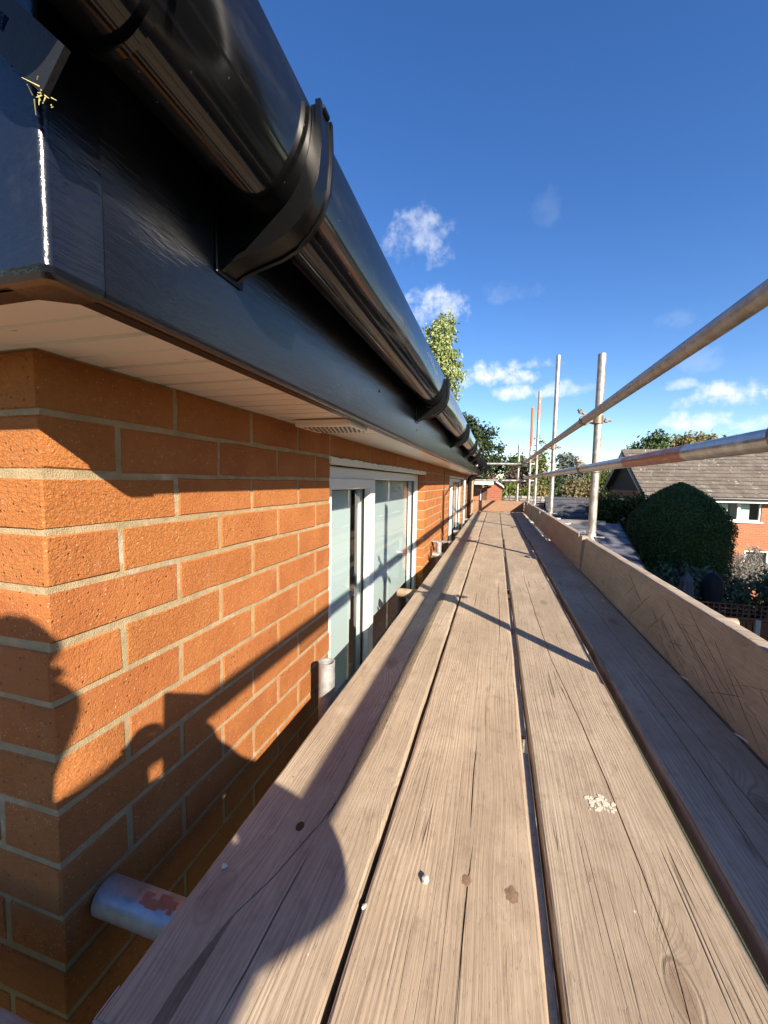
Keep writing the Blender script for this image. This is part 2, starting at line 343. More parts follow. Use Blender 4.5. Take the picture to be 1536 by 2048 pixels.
def make_fascia():
    n = NT('dark_woodgrain_fascia'); P = n.pos()
    g = n.noise(n.vm('MULTIPLY', P, (160, 22, 160)), 1, 4, .6); g2 = n.noise(n.vm('MULTIPLY', P, (500, 60, 500)), 1, 2, .6)
    v = n.vor(P, 170); sp = n.mt('MULTIPLY', n.mr(v[0], .03, .15, 1, 0), n.mr(n.sep(v[1])[0], .945, .96))
    patch = n.mr(n.noise(P, 7, 3, .6), .5, .64)
    sp = n.mt('MULTIPLY', sp, patch)
    c = n.mix(g, (.0035, .0045, .008), (.008, .010, .018)); c = n.mix(n.mt('MULTIPLY', sp, .85), c, (.75, .75, .75))
    c = n.mix(n.mr(n.noise(P, 10, 5, .7), .55, .8, 0, .04), c, (.4, .4, .42))
    h = n.mt('ADD', g, n.mt('MULTIPLY', g2, .5))
    return n.set(Base_Color=c, Roughness=.23, Specular_IOR_Level=.65, Normal=n.bump(h, .6, .0009))
m_fascia = make_fascia()
def make_soffit():
    n = NT('cream_upvc_soffit'); P = n.pos(); 
    v = n.vor(n.vm('MULTIPLY', P, (18, 42, 1)), 1); sp = n.mt('MULTIPLY', n.mr(v[0], .03, .1, 1, 0), n.mr(n.sep(v[1])[0], .82, .86))
    c = n.mix(n.noise(P, 8, 4, .6), (.82, .78, .70), (.88, .85, .79)); c = n.mix(n.mt('MULTIPLY', sp, .7), c, (.28, .16, .09))
    return n.set(Base_Color=c, Roughness=.32)
m_soffit = make_soffit()
m_upvc = plain('white_upvc', (.70, .70, .69), .28, .5, var=.03, sc=9)
m_foam = plain('ragged_white_filler', (.74, .71, .64), .8, .3, var=.15, sc=60, bump=.6)
m_gasket = plain('black_gasket', (.012, .012, .012), .6)
m_blind = plain('pale_roller_blind', (.52, .57, .57), .7, .2, var=.02, sc=5)
m_inner = plain('pale_plaster', (.62, .66, .64), .85, .2, var=.06, sc=3)
m_innerfloor = plain('dusty_floor', (.28, .26, .23), .85, .2, var=.3, sc=4)
def make_glass(name, tint, ior):
    n = NT(name); n.t.nodes.remove(n.b)
    tr = n.new('ShaderNodeBsdfTransparent'); tr.inputs[0].default_value = (*tint, 1)
    gl = n.new('ShaderNodeBsdfGlossy'); gl.inputs['Roughness'].default_value = .004
    P = n.pos(); n.put(gl.inputs['Normal'], n.bump(n.noise(P, 2.2, 2), .05, .01))
    fr = n.new('ShaderNodeFresnel'); fr.inputs[0].default_value = ior
    mxs = n.new('ShaderNodeMixShader'); bf = n.new('ShaderNodeNewGeometry').outputs['Backfacing']; n.put(mxs.inputs[0], n.mt('MULTIPLY', fr.outputs[0], n.mt('SUBTRACT', 1, bf))); n.put(mxs.inputs[1], tr.outputs[0]); n.put(mxs.inputs[2], gl.outputs[0])
    n.t.links.new(mxs.outputs[0], n.out.inputs[0]); return n.m
m_glass = make_glass('window_glass', (.93, .97, .97), 1.52)
m_black = plain('black_plastic', (.012, .012, .013), .35, .5, var=.3)
m_strap = plain('black_strap_steel', (.012, .012, .013), .55, .4, .2, var=.4, sc=60, bump=.2)
m_nest = plain('straw_wisps', (.50, .46, .2), .9, .2, var=.5, sc=300)
m_slate_strip = plain('lichened_grey_slate', (.20, .21, .225), .8, .3, var=.55, sc=70, bump=.6)
m_chip_gap_light = plain('mortar_chip_and_gap_light', (.62, .56, .46), .9, .2, var=.25, sc=200, bump=.5)
m_cut = plain('saw_cut_dark', (.19, .135, .09), .95, .1, var=.6, sc=30)
m_crack = plain('split_dark', (.05, .035, .028), .95, .1, var=.3)

# leaf and ground materials
def make_leaf(name, a, b, c, trans=.25, spec=.3):
    n = NT(name); r = n.attr(); P = n.pos()
    t = n.mt('ADD', n.mt('MULTIPLY', r, .7), n.mt('MULTIPLY', n.noise(P, .9, 3), .5))
    col = n.ramp(t, [(.2, a), (.55, b), (.95, c)])
    n.set(Base_Color=col, Roughness=.6, Specular_IOR_Level=spec)
    ts = n.new('ShaderNodeBsdfTranslucent'); n.put(ts.inputs[0], col); mxs = n.new('ShaderNodeMixShader'); mxs.inputs[0].default_value = trans
    n.put(mxs.inputs[1], n.b.outputs[0]); n.put(mxs.inputs[2], ts.outputs[0]); n.t.links.new(mxs.outputs[0], n.out.inputs[0]); return n.m
L_poplar = make_leaf('poplar_leaves', (.13, .17, .05), (.27, .33, .11), (.45, .48, .24))
L_dark = make_leaf('dark_oak_leaves', (.018, .032, .012), (.035, .058, .02), (.075, .10, .035))
L_mid = make_leaf('mid_green_leaves', (.03, .055, .018), (.06, .10, .03), (.12, .16, .055))
L_yel = make_leaf('yellow_green_leaves', (.06, .08, .02), (.13, .16, .04), (.24, .25, .08))
L_red = make_leaf('brown_red_leaves', (.06, .035, .025), (.12, .075, .05), (.2, .14, .09))
L_grey = make_leaf('grey_green_leaves', (.07, .09, .075), (.14, .17, .14), (.25, .28, .24))
L_straw = make_leaf('straw_brown_leaves', (.09, .075, .035), (.19, .16, .075), (.3, .25, .13))
L_yew = make_leaf('yew_leaves', (.022, .042, .014), (.04, .074, .024), (.09, .13, .045), .14, .08)
L_conifer = make_leaf('conifer_sprays', (.015, .028, .010), (.035, .055, .018), (.10, .12, .035), .15, .1)
L_laurel = make_leaf('laurel_leaves', (.055, .08, .045), (.10, .14, .08), (.19, .23, .14), .25, .2)
L_smoke = make_leaf('feathery_grey_plumes', (.16, .15, .13), (.26, .25, .22), (.4, .38, .34), .3)
L_autumn = make_leaf('autumn_leaves', (.10, .09, .03), (.2, .17, .06), (.3, .25, .1))
m_bark = plain('bark', (.12, .09, .065), .9, .2, var=.4, sc=12, bump=.8)
def make_ground():
    n = NT('rough_lawn'); P = n.pos(); a = n.noise(P, .35, 5, .6); f = n.noise(P, 30, 3, .7)
    c = n.mix(a, (.03, .05, .016), (.08, .105, .035)); c = n.mix(n.mr(f, .5, .8, 0, .5), c, (.13, .12, .06))
    return n.set(Base_Color=c, Roughness=.95, Normal=n.bump(f, .6, .03))
m_ground = make_ground()
def make_tile(name, a, b, lichen, bumpd=.004):
    n = NT(name); P = n.pos(); r = n.attr()
    c = n.mix(r, a, b); c = n.mix(n.mr(n.noise(P, 5, 5, .7), .45, .75, 0, .5), c, tuple(q*.55 for q in a))
    l = n.mt('MULTIPLY', n.mr(n.noise(P, 2.6, 5, .7), .5, .6), n.mr(n.noise(P, 9, 2, .6), .60, .66))
    c = n.mix(n.mt('MULTIPLY', l, lichen), c, (.62, .60, .52))
    return n.set(Base_Color=c, Roughness=.8, Normal=n.bump(n.noise(P, 25, 4, .7), .5, bumpd))
m_tile = make_tile('weathered_concrete_tile', (.125, .105, .085), (.185, .155, .125), .9)
m_slate = make_tile('dark_slate_tile', (.045, .048, .058), (.075, .078, .09), .25)
m_garage_tile = make_tile('grey_slab_tile', (.075, .08, .10), (.12, .125, .15), .3)
m_stone = make_tile('mottled_walling_stone', (.16, .15, .13), (.36, .34, .30), .5)
m_roof_red = make_tile('own_roof_tile', (.16, .09, .06), (.22, .13, .09), .3)
def make_farbrick(name, c1, c2, mort):
    n = NT(name); P = n.pos(); x, y, z = n.sep(P)
    b = n.new('ShaderNodeTexBrick'); n.put(b.inputs['Vector'], n.comb(n.mt('ADD', x, y), z, 0)); b.inputs['Scale'].default_value = 1
    b.inputs['Brick Width'].default_value = .225; b.inputs['Row Height'].default_value = .075; b.inputs['Mortar Size'].default_value = .006
    b.inputs['Color1'].default_value = (*c1, 1); b.inputs['Color2'].default_value = (*c2, 1); b.inputs['Mortar'].default_value = (*mort, 1); b.inputs['Bias'].default_value = -.1
    c = n.mix(n.mr(n.noise(P, .8, 4, .6), .4, .7, 0, .35), b.outputs[0], c2)
    return n.set(Base_Color=c, Roughness=.85)
m_far_brick = make_farbrick('far_orange_brick', (.42, .15, .065), (.33, .11, .05), (.36, .25, .17))
m_far_brick_r = make_farbrick('far_red_brick', (.34, .10, .05), (.26, .08, .04), (.28, .2, .15))
m_clad = plain('dark_brown_cladding', (.075, .05, .042), .8, .2, var=.15)
m_paint_dark = plain('dark_barge_paint', (.03, .032, .04), .5)
m_white_far = plain('white_paint', (.80, .79, .76), .4, var=.03)
m_far_glass = plain('pane_backing', (.25, .3, .3), .06, .8, var=.25, sc=1.2)
m_curtain = plain('pale_curtain', (.6, .66, .64), .9, .1, var=.08, sc=6)
m_fence = plain('stained_fence_timber', (.14, .06, .04), .8, .2, var=.35, sc=14, bump=.4)
m_conc = plain('concrete_post', (.36, .35, .32), .9, .2, var=.2, sc=14, bump=.4)
m_parasol = plain('charcoal_canvas', (.085, .09, .105), .85, .2, var=.2, sc=10)
m_navy = plain('navy_cover', (.008, .009, .014), .7, .25, var=.3, sc=8)
m_shed = plain('brown_door_paint', (.10, .045, .03), .6, .3, var=.2)

GZ = -4.4
# ------------------------------------------------------------------ ground
g = MB(); NG = 24
for i in range(NG+1):
    for j in range(NG+1):
        x = -900+1800*i/NG; y = -900+1800*j/NG; g.v.append((x, y, GZ))
for i in range(NG):
    for j in range(NG): g.face([i*(NG+1)+j, (i+1)*(NG+1)+j, (i+1)*(NG+1)+j+1, i*(NG+1)+j+1])
kind(g.build('ground', m_ground), 'structure')

pv = MB().box(-9, 2.6, -7, 9.2, GZ-.1, GZ+.03)  # unseen paving added, kept dark to cut bounce light under the boards
m_dark_paving = plain('bounce_dark_paving', (.07, .068, .065), .9, .2, var=.3, sc=3, bump=.4)
kind(pv.build('added_dark_paving', m_dark_paving), 'structure')
# ------------------------------------------------------------------ the brick house
WX, YC, ZT = -.5414, .3648, .6296
HEND = 9.95
ZSOF = .706
OPEN = [(1.262, 3.12, -.52, .6246), (4.84, 7.0, -.52, .6246)]
house = thing('brick_house', 'orange brick house with black gutter, dark fascia and cream soffit beside the scaffold boards', 'house', (0, 0, 0))
core = MB(); RM = .0022
def wallstrip(y0, y1, z0, z1): core.box(WX-.28, WX-RM, y0, y1, z0, z1)
ys = YC+RM
for (a, b, z0, z1) in OPEN:
    wallstrip(ys, a-.005, GZ, ZSOF); wallstrip(a-.005, b+.005, GZ, z0); wallstrip(a-.005, b+.005, z1+.004, ZSOF); ys = b+.005
wallstrip(ys, HEND-RM, GZ, ZSOF)
core.box(-8, WX-.2801, YC+RM, YC+.28, GZ, ZSOF)
core.box(-8, WX-.2801, HEND-.28, HEND-RM, GZ, ZSOF)
core.box(-8, -7.72, YC+.2801, HEND-.2801, GZ, ZSOF)
wall = core.build('wall', m_mortar, house)
rng = random.Random(4)
def brick_mesh(L, D, H, seed, ch=.0022):
    """box centred on the brick: length along y, depth along x, height z"""
    rr = random.Random(seed); m = MB(); m.box(-D/2, D/2, -L/2, L/2, -H/2, H/2, ch)
    m.v = [(x+rr.uniform(-.0007, .0007), y+rr.uniform(-.0014, .0014), z+rr.uniform(-.0013, .0013)) for x, y, z in m.v]
    me = m.mesh('brick', 35); me.materials.append(m_brick); return me
def face_brick(L, D, H, seed):
    rr = random.Random(seed); a, b = L/2, H/2; j = lambda q=.0013: rr.uniform(-q, q); fx = D/2
    ol = [(-a+j(), -b+j()), (-a/3+j(), -b+j(.0017)), (a/3+j(), -b+j(.0017)), (a+j(), -b+j()), (a+j(.0017), j()), (a+j(), b+j()), (a/3+j(), b+j(.0017)), (-a/3+j(), b+j(.0017)), (-a+j(), b+j()), (-a+j(.0017), j())]
    n = len(ol); m = MB(); ins_ = [(y-math.copysign(.0022, y) if abs(y) > a*.8 else y, z-math.copysign(.0022, z) if abs(z) > b*.6 else z) for y, z in ol]
    vs = [(fx+j(.0006), y, z) for y, z in ins_]+[(fx-.0022, y, z) for y, z in ol]+[(-fx, y, z) for y, z in ol]
    m.add(vs, [tuple(range(n))]+[(i, (i+1) % n, n+(i+1) % n, n+i) for i in range(n)]+[(n+i, n+(i+1) % n, 2*n+(i+1) % n, 2*n+i) for i in range(n)])
    me = m.mesh('brick', 35); me.materials.append(m_brick); return me
FST = [face_brick(.2168, .1025, .0668, 100+i) for i in range(14)]
STR = [brick_mesh(.215, .1025, .065, i) for i in range(10)]
cache = {}
def get_mesh(L, D, H):
    if abs(L-.215) < 1e-4 and abs(H-.065) < 1e-4 and abs(D-.1025) < 1e-4: return rng.choice(STR)
    k = (round(L, 3), round(D, 3), round(H, 3))
    if k not in cache: cache[k] = [brick_mesh(L, D, H, hash(k) % 9999+i) for i in range(3)]
    return rng.choice(cache[k])
bricks = []   # (cx, cy, cz, lenY, depX, H)
rows = []
zt0 = ZT+.005
rows.append((0, zt0, ZSOF-.002))
for n_ in range(1, 66):
    z1 = ZT-.005-.075*(n_-1); rows.append((n_, z1-.065, z1))
for n_, z0, z1 in rows:
    if z0 < GZ: break
    H = z1-z0; cz = (z0+z1)/2
    # long side wall
    segs = []
    y = YC
    if n_ % 2 == 1: segs.append((YC, YC+.1025, 'corner')); y = YC+.1125
    while y < HEND-.02:
        e = min(y+.215, HEND); segs.append((y, e, '')); y += .225
    for a, b, t in segs:
        parts = [(a, b)]
        for (oa, ob, oz0, oz1) in OPEN:
            if z0 < oz1-.001 and z1 > oz0+.001:
                q = []
                for (p0, p1) in parts:
                    if p1 <= oa or p0 >= ob: q.append((p0, p1)); continue
                    if p0 < oa-.03: q.append((p0, oa-.001))
                    if p1 > ob+.03: q.append((ob+.001, p1))
                parts = q
        for p0, p1 in parts:
            if p1-p0 < .03: continue
            if t == 'corner': bricks.append((WX-.1075, (p0+p1)/2, cz, p1-p0, .215, H))
            else: bricks.append((WX-.05125, (p0+p1)/2, cz, p1-p0, .1025, H))
    # front return wall, faces -Y
    x = WX-(.225 if n_ % 2 == 1 else .1125)
    while x > -7.9:
        bricks.append((x-.1075, YC+.05125, cz, .1025, .215, H)); x -= .225
def vis_size(b):
    p = Vector((b[0], b[1], b[2]))-Vector((0, 0, CH)); z = p.dot(fw)
    if z < .1: return 0
    u = 802.5*p.dot(rt)/z; v = -802.5*p.dot(up)/z
    if abs(u) > 880 or abs(v) > 1150: return 0
    if b[2] < -.42 or (b[1] > 1.6 and b[2] < -.22): return 0
    return 802.5/z*max(b[3]*.5, .06)
order = sorted(range(len(bricks)), key=lambda i: -vis_size(bricks[i])); top = set(i for i in order[:298] if vis_size(bricks[i]) > 0)
rest = MB()
for i, (cx, cy, cz, L, D, H) in enumerate(bricks):
    jx = rng.uniform(-.0011, .0011); jy = rng.uniform(-.001, .001)
    if i in top:
        first_in_row = cy-L/2 < YC+.01 or any(abs(cy+L/2-q[0]) < .01 or abs(cy-L/2-q[1]) < .01 for q in OPEN)
        me_ = (rng.choice(FST) if abs(L-.215) < 1e-4 and abs(H-.065) < 1e-4 else face_brick(L+.0015, D, H+.0015, i)) if D < .2 and not first_in_row and abs(cx-(WX-.05125)) < .01 else get_mesh(L, D, H)
        link('brick', me_, None, wall, (cx+(jx if D < .2 or L > .11 else 0), cy+(0 if D < .2 else jx*.5), cz+jy))
    else:
        rest.cur = rng.random(); rest.box(cx-D/2+jx, cx+D/2+jx, cy-L/2, cy+L/2, cz-H/2, cz+H/2)
kind(rest.build('distant_bricks', m_brick, wall), 'stuff')
# movement joint and a cable on the pier
MB().box(WX-.02, WX+.003, 4.31, 4.326, -3, ZSOF-.002).build('movement_joint', m_gasket, house)

# ---- interior room behind the windows
rm = MB(); X0, X1, Y0, Y1, Z0, Z1 = -4.2, WX-.2802, YC+.30, 8.6, -1.55, .78
rm.box(X0-.05, X0, Y0, Y1, Z0, Z1); rm.box(X0, X1, Y0-.01, Y0+.02, Z0, Z1); rm.box(X0, X1, Y1, Y1+.05, Z0, Z1); rm.box(X0, X1, Y0, Y1, Z1, Z1+.05)
rm.box(X0, X1, 3.9, 3.98, Z0, Z1)
rm.build('room_wall', m_inner, house)
MB().box(X0, X1, Y0, Y1, Z0-.05, Z0).build('room_floor', m_innerfloor, house)

# ---- windows
def window(oa, ob, mull, z0, z1, blinds, full=True):
    w = bpy.data.objects.new('window', None); COL.objects.link(w); w.parent = house; w.empty_display_size = .05
    XF = -.595; D = .065
    f = MB()
    fz = z1-.018
    f.box(XF-D, XF, oa+.004, oa+.052, z0, fz, .003); f.box(XF-D, XF, ob-.07, ob-.004, z0, fz, .003)
    f.box(XF-D, XF, oa+.0525, ob-.0705, fz-.048, fz, .003); f.box(XF-D, XF, oa+.0525, ob-.0705, z0, z0+.05, .003)
    f.box(XF-D, XF, mull-.03, mull+.03, z0+.0505, fz-.0485, .003)
    f.build('window_frame', m_upvc, w, 40)
    MB().box(WX-.21, WX+.035, oa-.02, ob+.02, z0-.035, z0-.002, .004).build('window_sill', m_upvc, w)
    # opening casement sash on the near side, stands proud
    s = MB(); XS = XF+.012
    a, b, c, d = oa+.045, mull+.035, z0+.045, fz-.044
    s.box(XS-.07, XS, a, a+.07, c, d, .005); s.box(XS-.07, XS, b-.075, b, c, d, .005); s.box(XS-.07, XS, a+.0705, b-.0755, d-.046, d, .005); s.box(XS-.07, XS, a+.0705, b-.0755, c, c+.07, .005)
    s.build('sash', m_upvc, w, 40)
    gk = MB()
    gk.box(XS-.0405, XS-.031, b-.083, b-.0765, c+.07, d-.046); gk.box(XS-.0405, XS-.031, a+.071, a+.075, c+.07, d-.046); gk.box(XS-.0405, XS-.031, a+.075, b-.083, d-.051, d-.0465)
    gk.box(XF-.0295, XF-.020, ob-.078, ob-.071, z0+.051, fz-.049); gk.box(XF-.0295, XF-.020, mull+.0355, mull+.04, z0+.051, fz-.049); gk.box(XF-.0295, XF-.020, mull+.04, ob-.078, fz-.054, fz-.0485)
    gk.build('gasket', m_gasket, w)
    MB().box(XS-.045, XS-.041, a+.068, b-.074, c+.068, d-.044).build('pane', m_glass, w)
    MB().box(XF-.034, XF-.030, mull+.03, ob-.07, z0+.05, fz-.048).build('pane', m_glass, w)
    h = MB(); hy = b-.035
    h.box(XS-.085, XS-.071, hy-.015, hy+.015, -.13, .02, .004); h.box(XS-.115, XS-.0855, hy-.012, hy+.012, -.03, .0, .004); h.box(XS-.13, XS-.1155, hy-.012, hy+.012, -.16, 0, .005)
    h.build('window_handle', m_upvc, w, 40)
    # ragged white filler strip over the head
    rr = random.Random(int(oa*100)); tp = []; bt = []
    ny = 60
    for i in range(ny+1):
        y = oa-.01+(ob-oa+.03)*i/ny; tp.append((y, z1+.006+rr.uniform(-.004, .006))); bt.append((y, z1-.014+rr.uniform(-.002, .001)))
    MB().prism(bt+tp[::-1], 'x', XF+.01, WX+.006).build('head_filler', m_foam, w)
    for (ya, yb, zb) in blinds:
        MB().box(-.672, -.669, ya, yb, zb, z1-.03).build('roller_blind', m_blind, w)
    return w
window(1.262, 3.12, 1.89, -.52, .6246, [(1.36, 1.80, -.47), (1.96, 3.06, -.24)])
window(4.84, 7.0, 5.6, -.52, .6246, [(4.9, 5.5, -.4), (5.75, 6.9, -.2)])

# ---- fascia and soffit
FX, FY = -.32, .226
FEND = HEND+.15
def fasc(poly_x, name, mat): pass
nose = [(FX-.018, .704), (FX-.012, .6985), (FX-.006, .698), (FX-.002, .7005), (FX, .706), (FX, .935), (FX-.018, .935)]
fb = MB(); fb.prism(nose, 'y', FY+.03, FEND-.03)
fb.prism([(FX-.018, .7042), (FX-.034, .7042), (FX-.034, .7002), (FX-.016, .6995)], 'y', FY+.03, FEND-.03)
fas = fb.build('fascia_board', m_fascia, house, 40)
fg = MB(); nose2 = [(FY+.018, .704), (FY+.012, .6985), (FY+.006, .698), (FY+.002, .7005), (FY, .706), (FY, .935), (FY+.018, .935)]
fg.prism(nose2, 'x', -7.9, FX-.03); fg.prism([(FY+.018, .7042), (FY+.034, .7042), (FY+.034, .7002), (FY+.016, .6995)], 'x', -7.9, FX-.03)
fg.build('fascia_board', m_fascia, house, 40)
# moulded corner trim: rounded vertical arris, proud of both boards, deep underside
ct = MB(); T = .0035; r_ = .007
arc = [(FX+T-r_+r_*math.cos(t), FY-T+r_-r_*math.sin(t)) for t in [R(a) for a in (0, 22, 45, 68, 90)]]
outl = [(FX+T, FY+.042)]+arc+[(FX-.05, FY-T), (FX-.05, FY+.026), (FX-.024, FY+.042)]
ct.prism(outl, 'z', .704, .936)
ins = lambda e: [(FX+T-e, FY+.042)]+[(FX+T-e-r_+r_*math.cos(t), FY-T+e+r_-r_*math.sin(t)) for t in [R(a) for a in (0, 22, 45, 68, 90)]]+[(FX-.05, FY-T+e), (FX-.05, FY+.026), (FX-.024, FY+.042)]
n_ = len(outl)
for (e0, za), (e1, zb) in zip([(0, .704), (.0015, .6995), (.005, .6965)], [(.0015, .6995), (.005, .6965), (.012, .696)]):
    A = [(x, y, za) for x, y in ins(e0)]; B = [(x, y, zb) for x, y in ins(e1)]
    ct.add(A+B, [(i, (i+1) % n_, n_+(i+1) % n_, n_+i) for i in range(n_)])
ct.add([(x, y, .696) for x, y in ins(.012)], [tuple(range(n_))])
ct.build('fascia_corner_trim', m_fascia, house, 50)
for fy in (1.08, 1.62, 2.02, 2.62, 3.3, 4.4):
    MB().tube((FX-.002, fy, .78+.02*math.sin(fy*7)), (FX+.0016, fy, .78+.02*math.sin(fy*7)), .0036, seg=10).build('fascia_pin', m_black, fas)
sof = MB().box(WX-.02, FX-.0185, FY+.02, FEND-.05, .7165, .722).build('soffit', m_soffit, house)
MB().box(-7.9, WX-.0201, FY+.02, YC+.02, .7165, .722).build('soffit', m_soffit, house)
pk = {}
def plank(w, L):
    k = (w, L)
    if k not in pk:
        m = MB(); pr = [(.001, 0), (.003, -.0105), (w*.46, -.0105), (w*.475, -.006), (w*.505, -.006), (w*.52, -.0105), (w-.0075, -.0105), (w-.005, 0)]
        m.prism([(p[0], p[1]) for p in pr], 'x', 0, L); me = m.mesh('soffit_plank', None); me.materials.append(m_soffit); pk[k] = me
    return pk[k]
y = FY+.0345; first = 2
Lc = -(WX-.018)+(FX-.0345); i = 0
while y < FEND-.16:
    link('soffit_plank', plank(.1, Lc), None, sof, (WX-.018, y, .7165)); y += .1; i += 1
for yk in (FY+.0345, FY+.1345): link('soffit_plank', plank(.1, 4.0), None, sof, (WX-.0185-4, yk, .7165))
# soffit vent: raised grille
vt = bpy.data.objects.new('soffit_vent', None); COL.objects.link(vt); vt.parent = house
vm_ = MB(); vy0, vy1, vx0, vx1 = .935, 1.075, -.50, -.352
vm_.box(vx0, vx1, vy0, vy1, .687, .7035, .002); vm_.build('vent_frame', m_soffit, vt)
vs = MB()
for a in range(11):
    for b in range(6):
        x = vx0+.014+a*.012+(.004 if b % 2 else 0); yv = vy0+.02+b*.02
        vs.box(x, x+.006, yv, yv+.012, .6862, .6872)
kind(vs.build('vent_slots', m_gasket, vt), 'stuff')

# ---- roof over the house (pitched away, hidden behind the gutter)
rf = MB(); rr = random.Random(8)
ex0, ex1, ey0, ey1, ez = -8.2, -.30, FY-.02, FEND+.02, .955
rx = -4.25; ryA, ryB = ey0+3.95, ey1-3.95; rz = ez+3.95*.58
rf.v = [(ex1, ey0, ez), (ex1, ey1, ez), (ex0, ey1, ez), (ex0, ey0, ez), (rx, ryA, rz), (rx, ryB, rz), (ex1, ey0, ez-.02), (ex1, ey1, ez-.02), (ex0, ey1, ez-.02), (ex0, ey0, ez-.02)]
for f in [(0, 1, 5, 4), (1, 2, 5), (2, 3, 4, 5), (3, 0, 4), (6, 9, 8, 7), (0, 6, 7, 1), (1, 7, 8, 2), (2, 8, 9, 3), (3, 9, 6, 0)]: rf.face(f)
rf.build('roof', m_roof_red, house)

# ---- gutter
GCX, GZL, GR = -.2625, .945, .0575; GD = 1.72
gut = MB(); NA = 28
def gprof(rout, extra=0):
    return [(GCX+rout*math.cos(a), GZL+rout*GD*math.sin(a)) for a in [math.pi+math.pi*i/NA for i in range(NA+1)]]
def gutter_len(y0, y1, m, ro=GR, ri=GR-.003, steps=1):
    po = gprof(ro); pi_ = gprof(ri)
    lip = [(po[-1][0]-.0002, po[-1][1]+.005), (pi_[-1][0]-.002, pi_[-1][1]+.005)]
    poly = po+lip+pi_[::-1]+[(pi_[0][0], pi_[0][1]+.005), (po[0][0], po[0][1]+.005)]
    for k in range(steps):
        ya = y0+(y1-y0)*k/steps; yb = y0+(y1-y0)*(k+1)/steps
    n = len(poly)
    rings = []
    for k in range(steps+1):
        yy = y0+(y1-y0)*k/steps; sag = -.0015*math.sin(yy*2.9)-.001*math.sin(yy*1.3+1)
        rings += [(p[0], yy, p[1]+sag) for p in poly]
    fs = []
    for k in range(steps):
        for i in range(n): fs.append((k*n+i, k*n+(i+1) % n, (k+1)*n+(i+1) % n, (k+1)*n+i))
    m.add(rings, fs)
    return poly
gutter_len(.17, FEND+.05, gut, steps=60)
gutter = gut.build('gutter', m_gutter, house, 30)
se = MB(); po = gprof(GR+.003); se.prism(po, 'y', .155, .172); se.build('stop_end', m_gutter, gutter)
se2 = MB(); se2.prism(po, 'y', FEND+.045, FEND+.065); se2.build('stop_end', m_gutter, gutter)
jr = MB(); gutter_len(.232, .2385, jr, GR+.0035, GR+.0003); jr.build('joint_rim', m_gutter, gutter, 30)
def bracket_mesh(wd, ear):
    m = MB(); ro = GR+.0085
    oc = [(-.1945, .93), (-.194, .905), (-.1965, .878), (-.205, .855), (-.218, .837), (-.235, .823), (-.255, .8145), (-.275, .8095), (-.292, .8055), (-.306, .801), (-.3195, .794)]
    inner = [(GCX+(GR+.0008)*math.cos(a), GZL+(GR+.0008)*GD*math.sin(a)) for a in [R(d) for d in range(-176, 1, 8)]]
    poly = [(-.196, GZL+.006)]+oc+[(-.3195, .95)]+inner+[(GCX+GR-.001, GZL+.006)]
    m.prism(poly, 'y', 0, wd)
    for ya in (-.004, wd-.001):
        ctr = Vector((GCX, .91)); i2 = [tuple(Vector(p)+(ctr-Vector(p)).normalized()*.004) for p in oc]; o2 = [tuple(Vector(p)-(ctr-Vector(p)).normalized()*.0025) for p in oc[:-1]]+[(-.3196, .791)]
        m.prism([(-.193, GZL+.007)]+o2+i2[::-1]+[(-.199, GZL+.007)], 'y', ya, ya+.005)
    m.box(-.3197, -.3165, -.012, wd+.012, .788, .93, .001)
    # clip over the outer lip
    m.box(GCX+GR-.006, -.1925, .004, wd-.004, GZL+.003, GZL+.010, .002)
    return m.mesh('gutter_bracket', 30)
m_bracket = plain('black_bracket_upvc', (.004, .004, .0045), .3, .35, var=.3, sc=200)
bw = bracket_mesh(.026, True); bw.materials.append(m_bracket); bn = bracket_mesh(.026, False); bn.materials.append(m_bracket)
for i, yb in enumerate([.420, 1.60, 2.85, 4.0, 4.9, 5.7, 6.5, 7.3, 8.1, 8.9, 9.7]):
    link('gutter_bracket', bw if i in (0,) else bn, None, gutter, (0, yb, 0))
# slotted strap fixed by the corner, with wisps of nest caught on it
sm = MB(); A = Vector((-.372, .205, .892)); B = Vector((-.278, .205, .806)); d = (B-A).normalized(); pz = Vector((d.z, 0, -d.x))
def sp(t, q, y): return A+d*t+pz*q+Vector((0, y, 0))
Ls = (B-A).length; hw = .0155
for (t0, t1, q0, q1) in [(0, .035, -hw, hw), (.035, .075, -hw, -.005), (.035, .075, .004, hw), (.075, Ls, -hw, hw)]:
    vs8 = [sp(t, q, yy) for t in (t0, t1) for q in (q0, q1) for yy in (0, .004)]
    sm.add(vs8, [(0, 1, 3, 2), (4, 6, 7, 5), (0, 4, 5, 1), (2, 3, 7, 6), (0, 2, 6, 4), (1, 5, 7, 3)])
strap = sm.build('gutter_strap', m_strap, house)
ws = MB(); rr = random.Random(3)
for i in range(14):
    c = Vector((-.287, .206, .792)) if i < 30 else (Vector((-.296, .204, .825)) if i < 38 else Vector((-.345, .204, .868)))
    sprd = .0024 if i < 30 else .002
    p = c+Vector((rr.gauss(0, sprd), rr.gauss(0, .003), rr.gauss(0, sprd))); q = p+Vector((rr.gauss(0, .0022), rr.gauss(0, .002), rr.gauss(0, .0022)))
    ws.tube(p, q, .0004, .0002, 4)
kind(ws.build('nest_wisps', m_nest, strap), 'stuff')
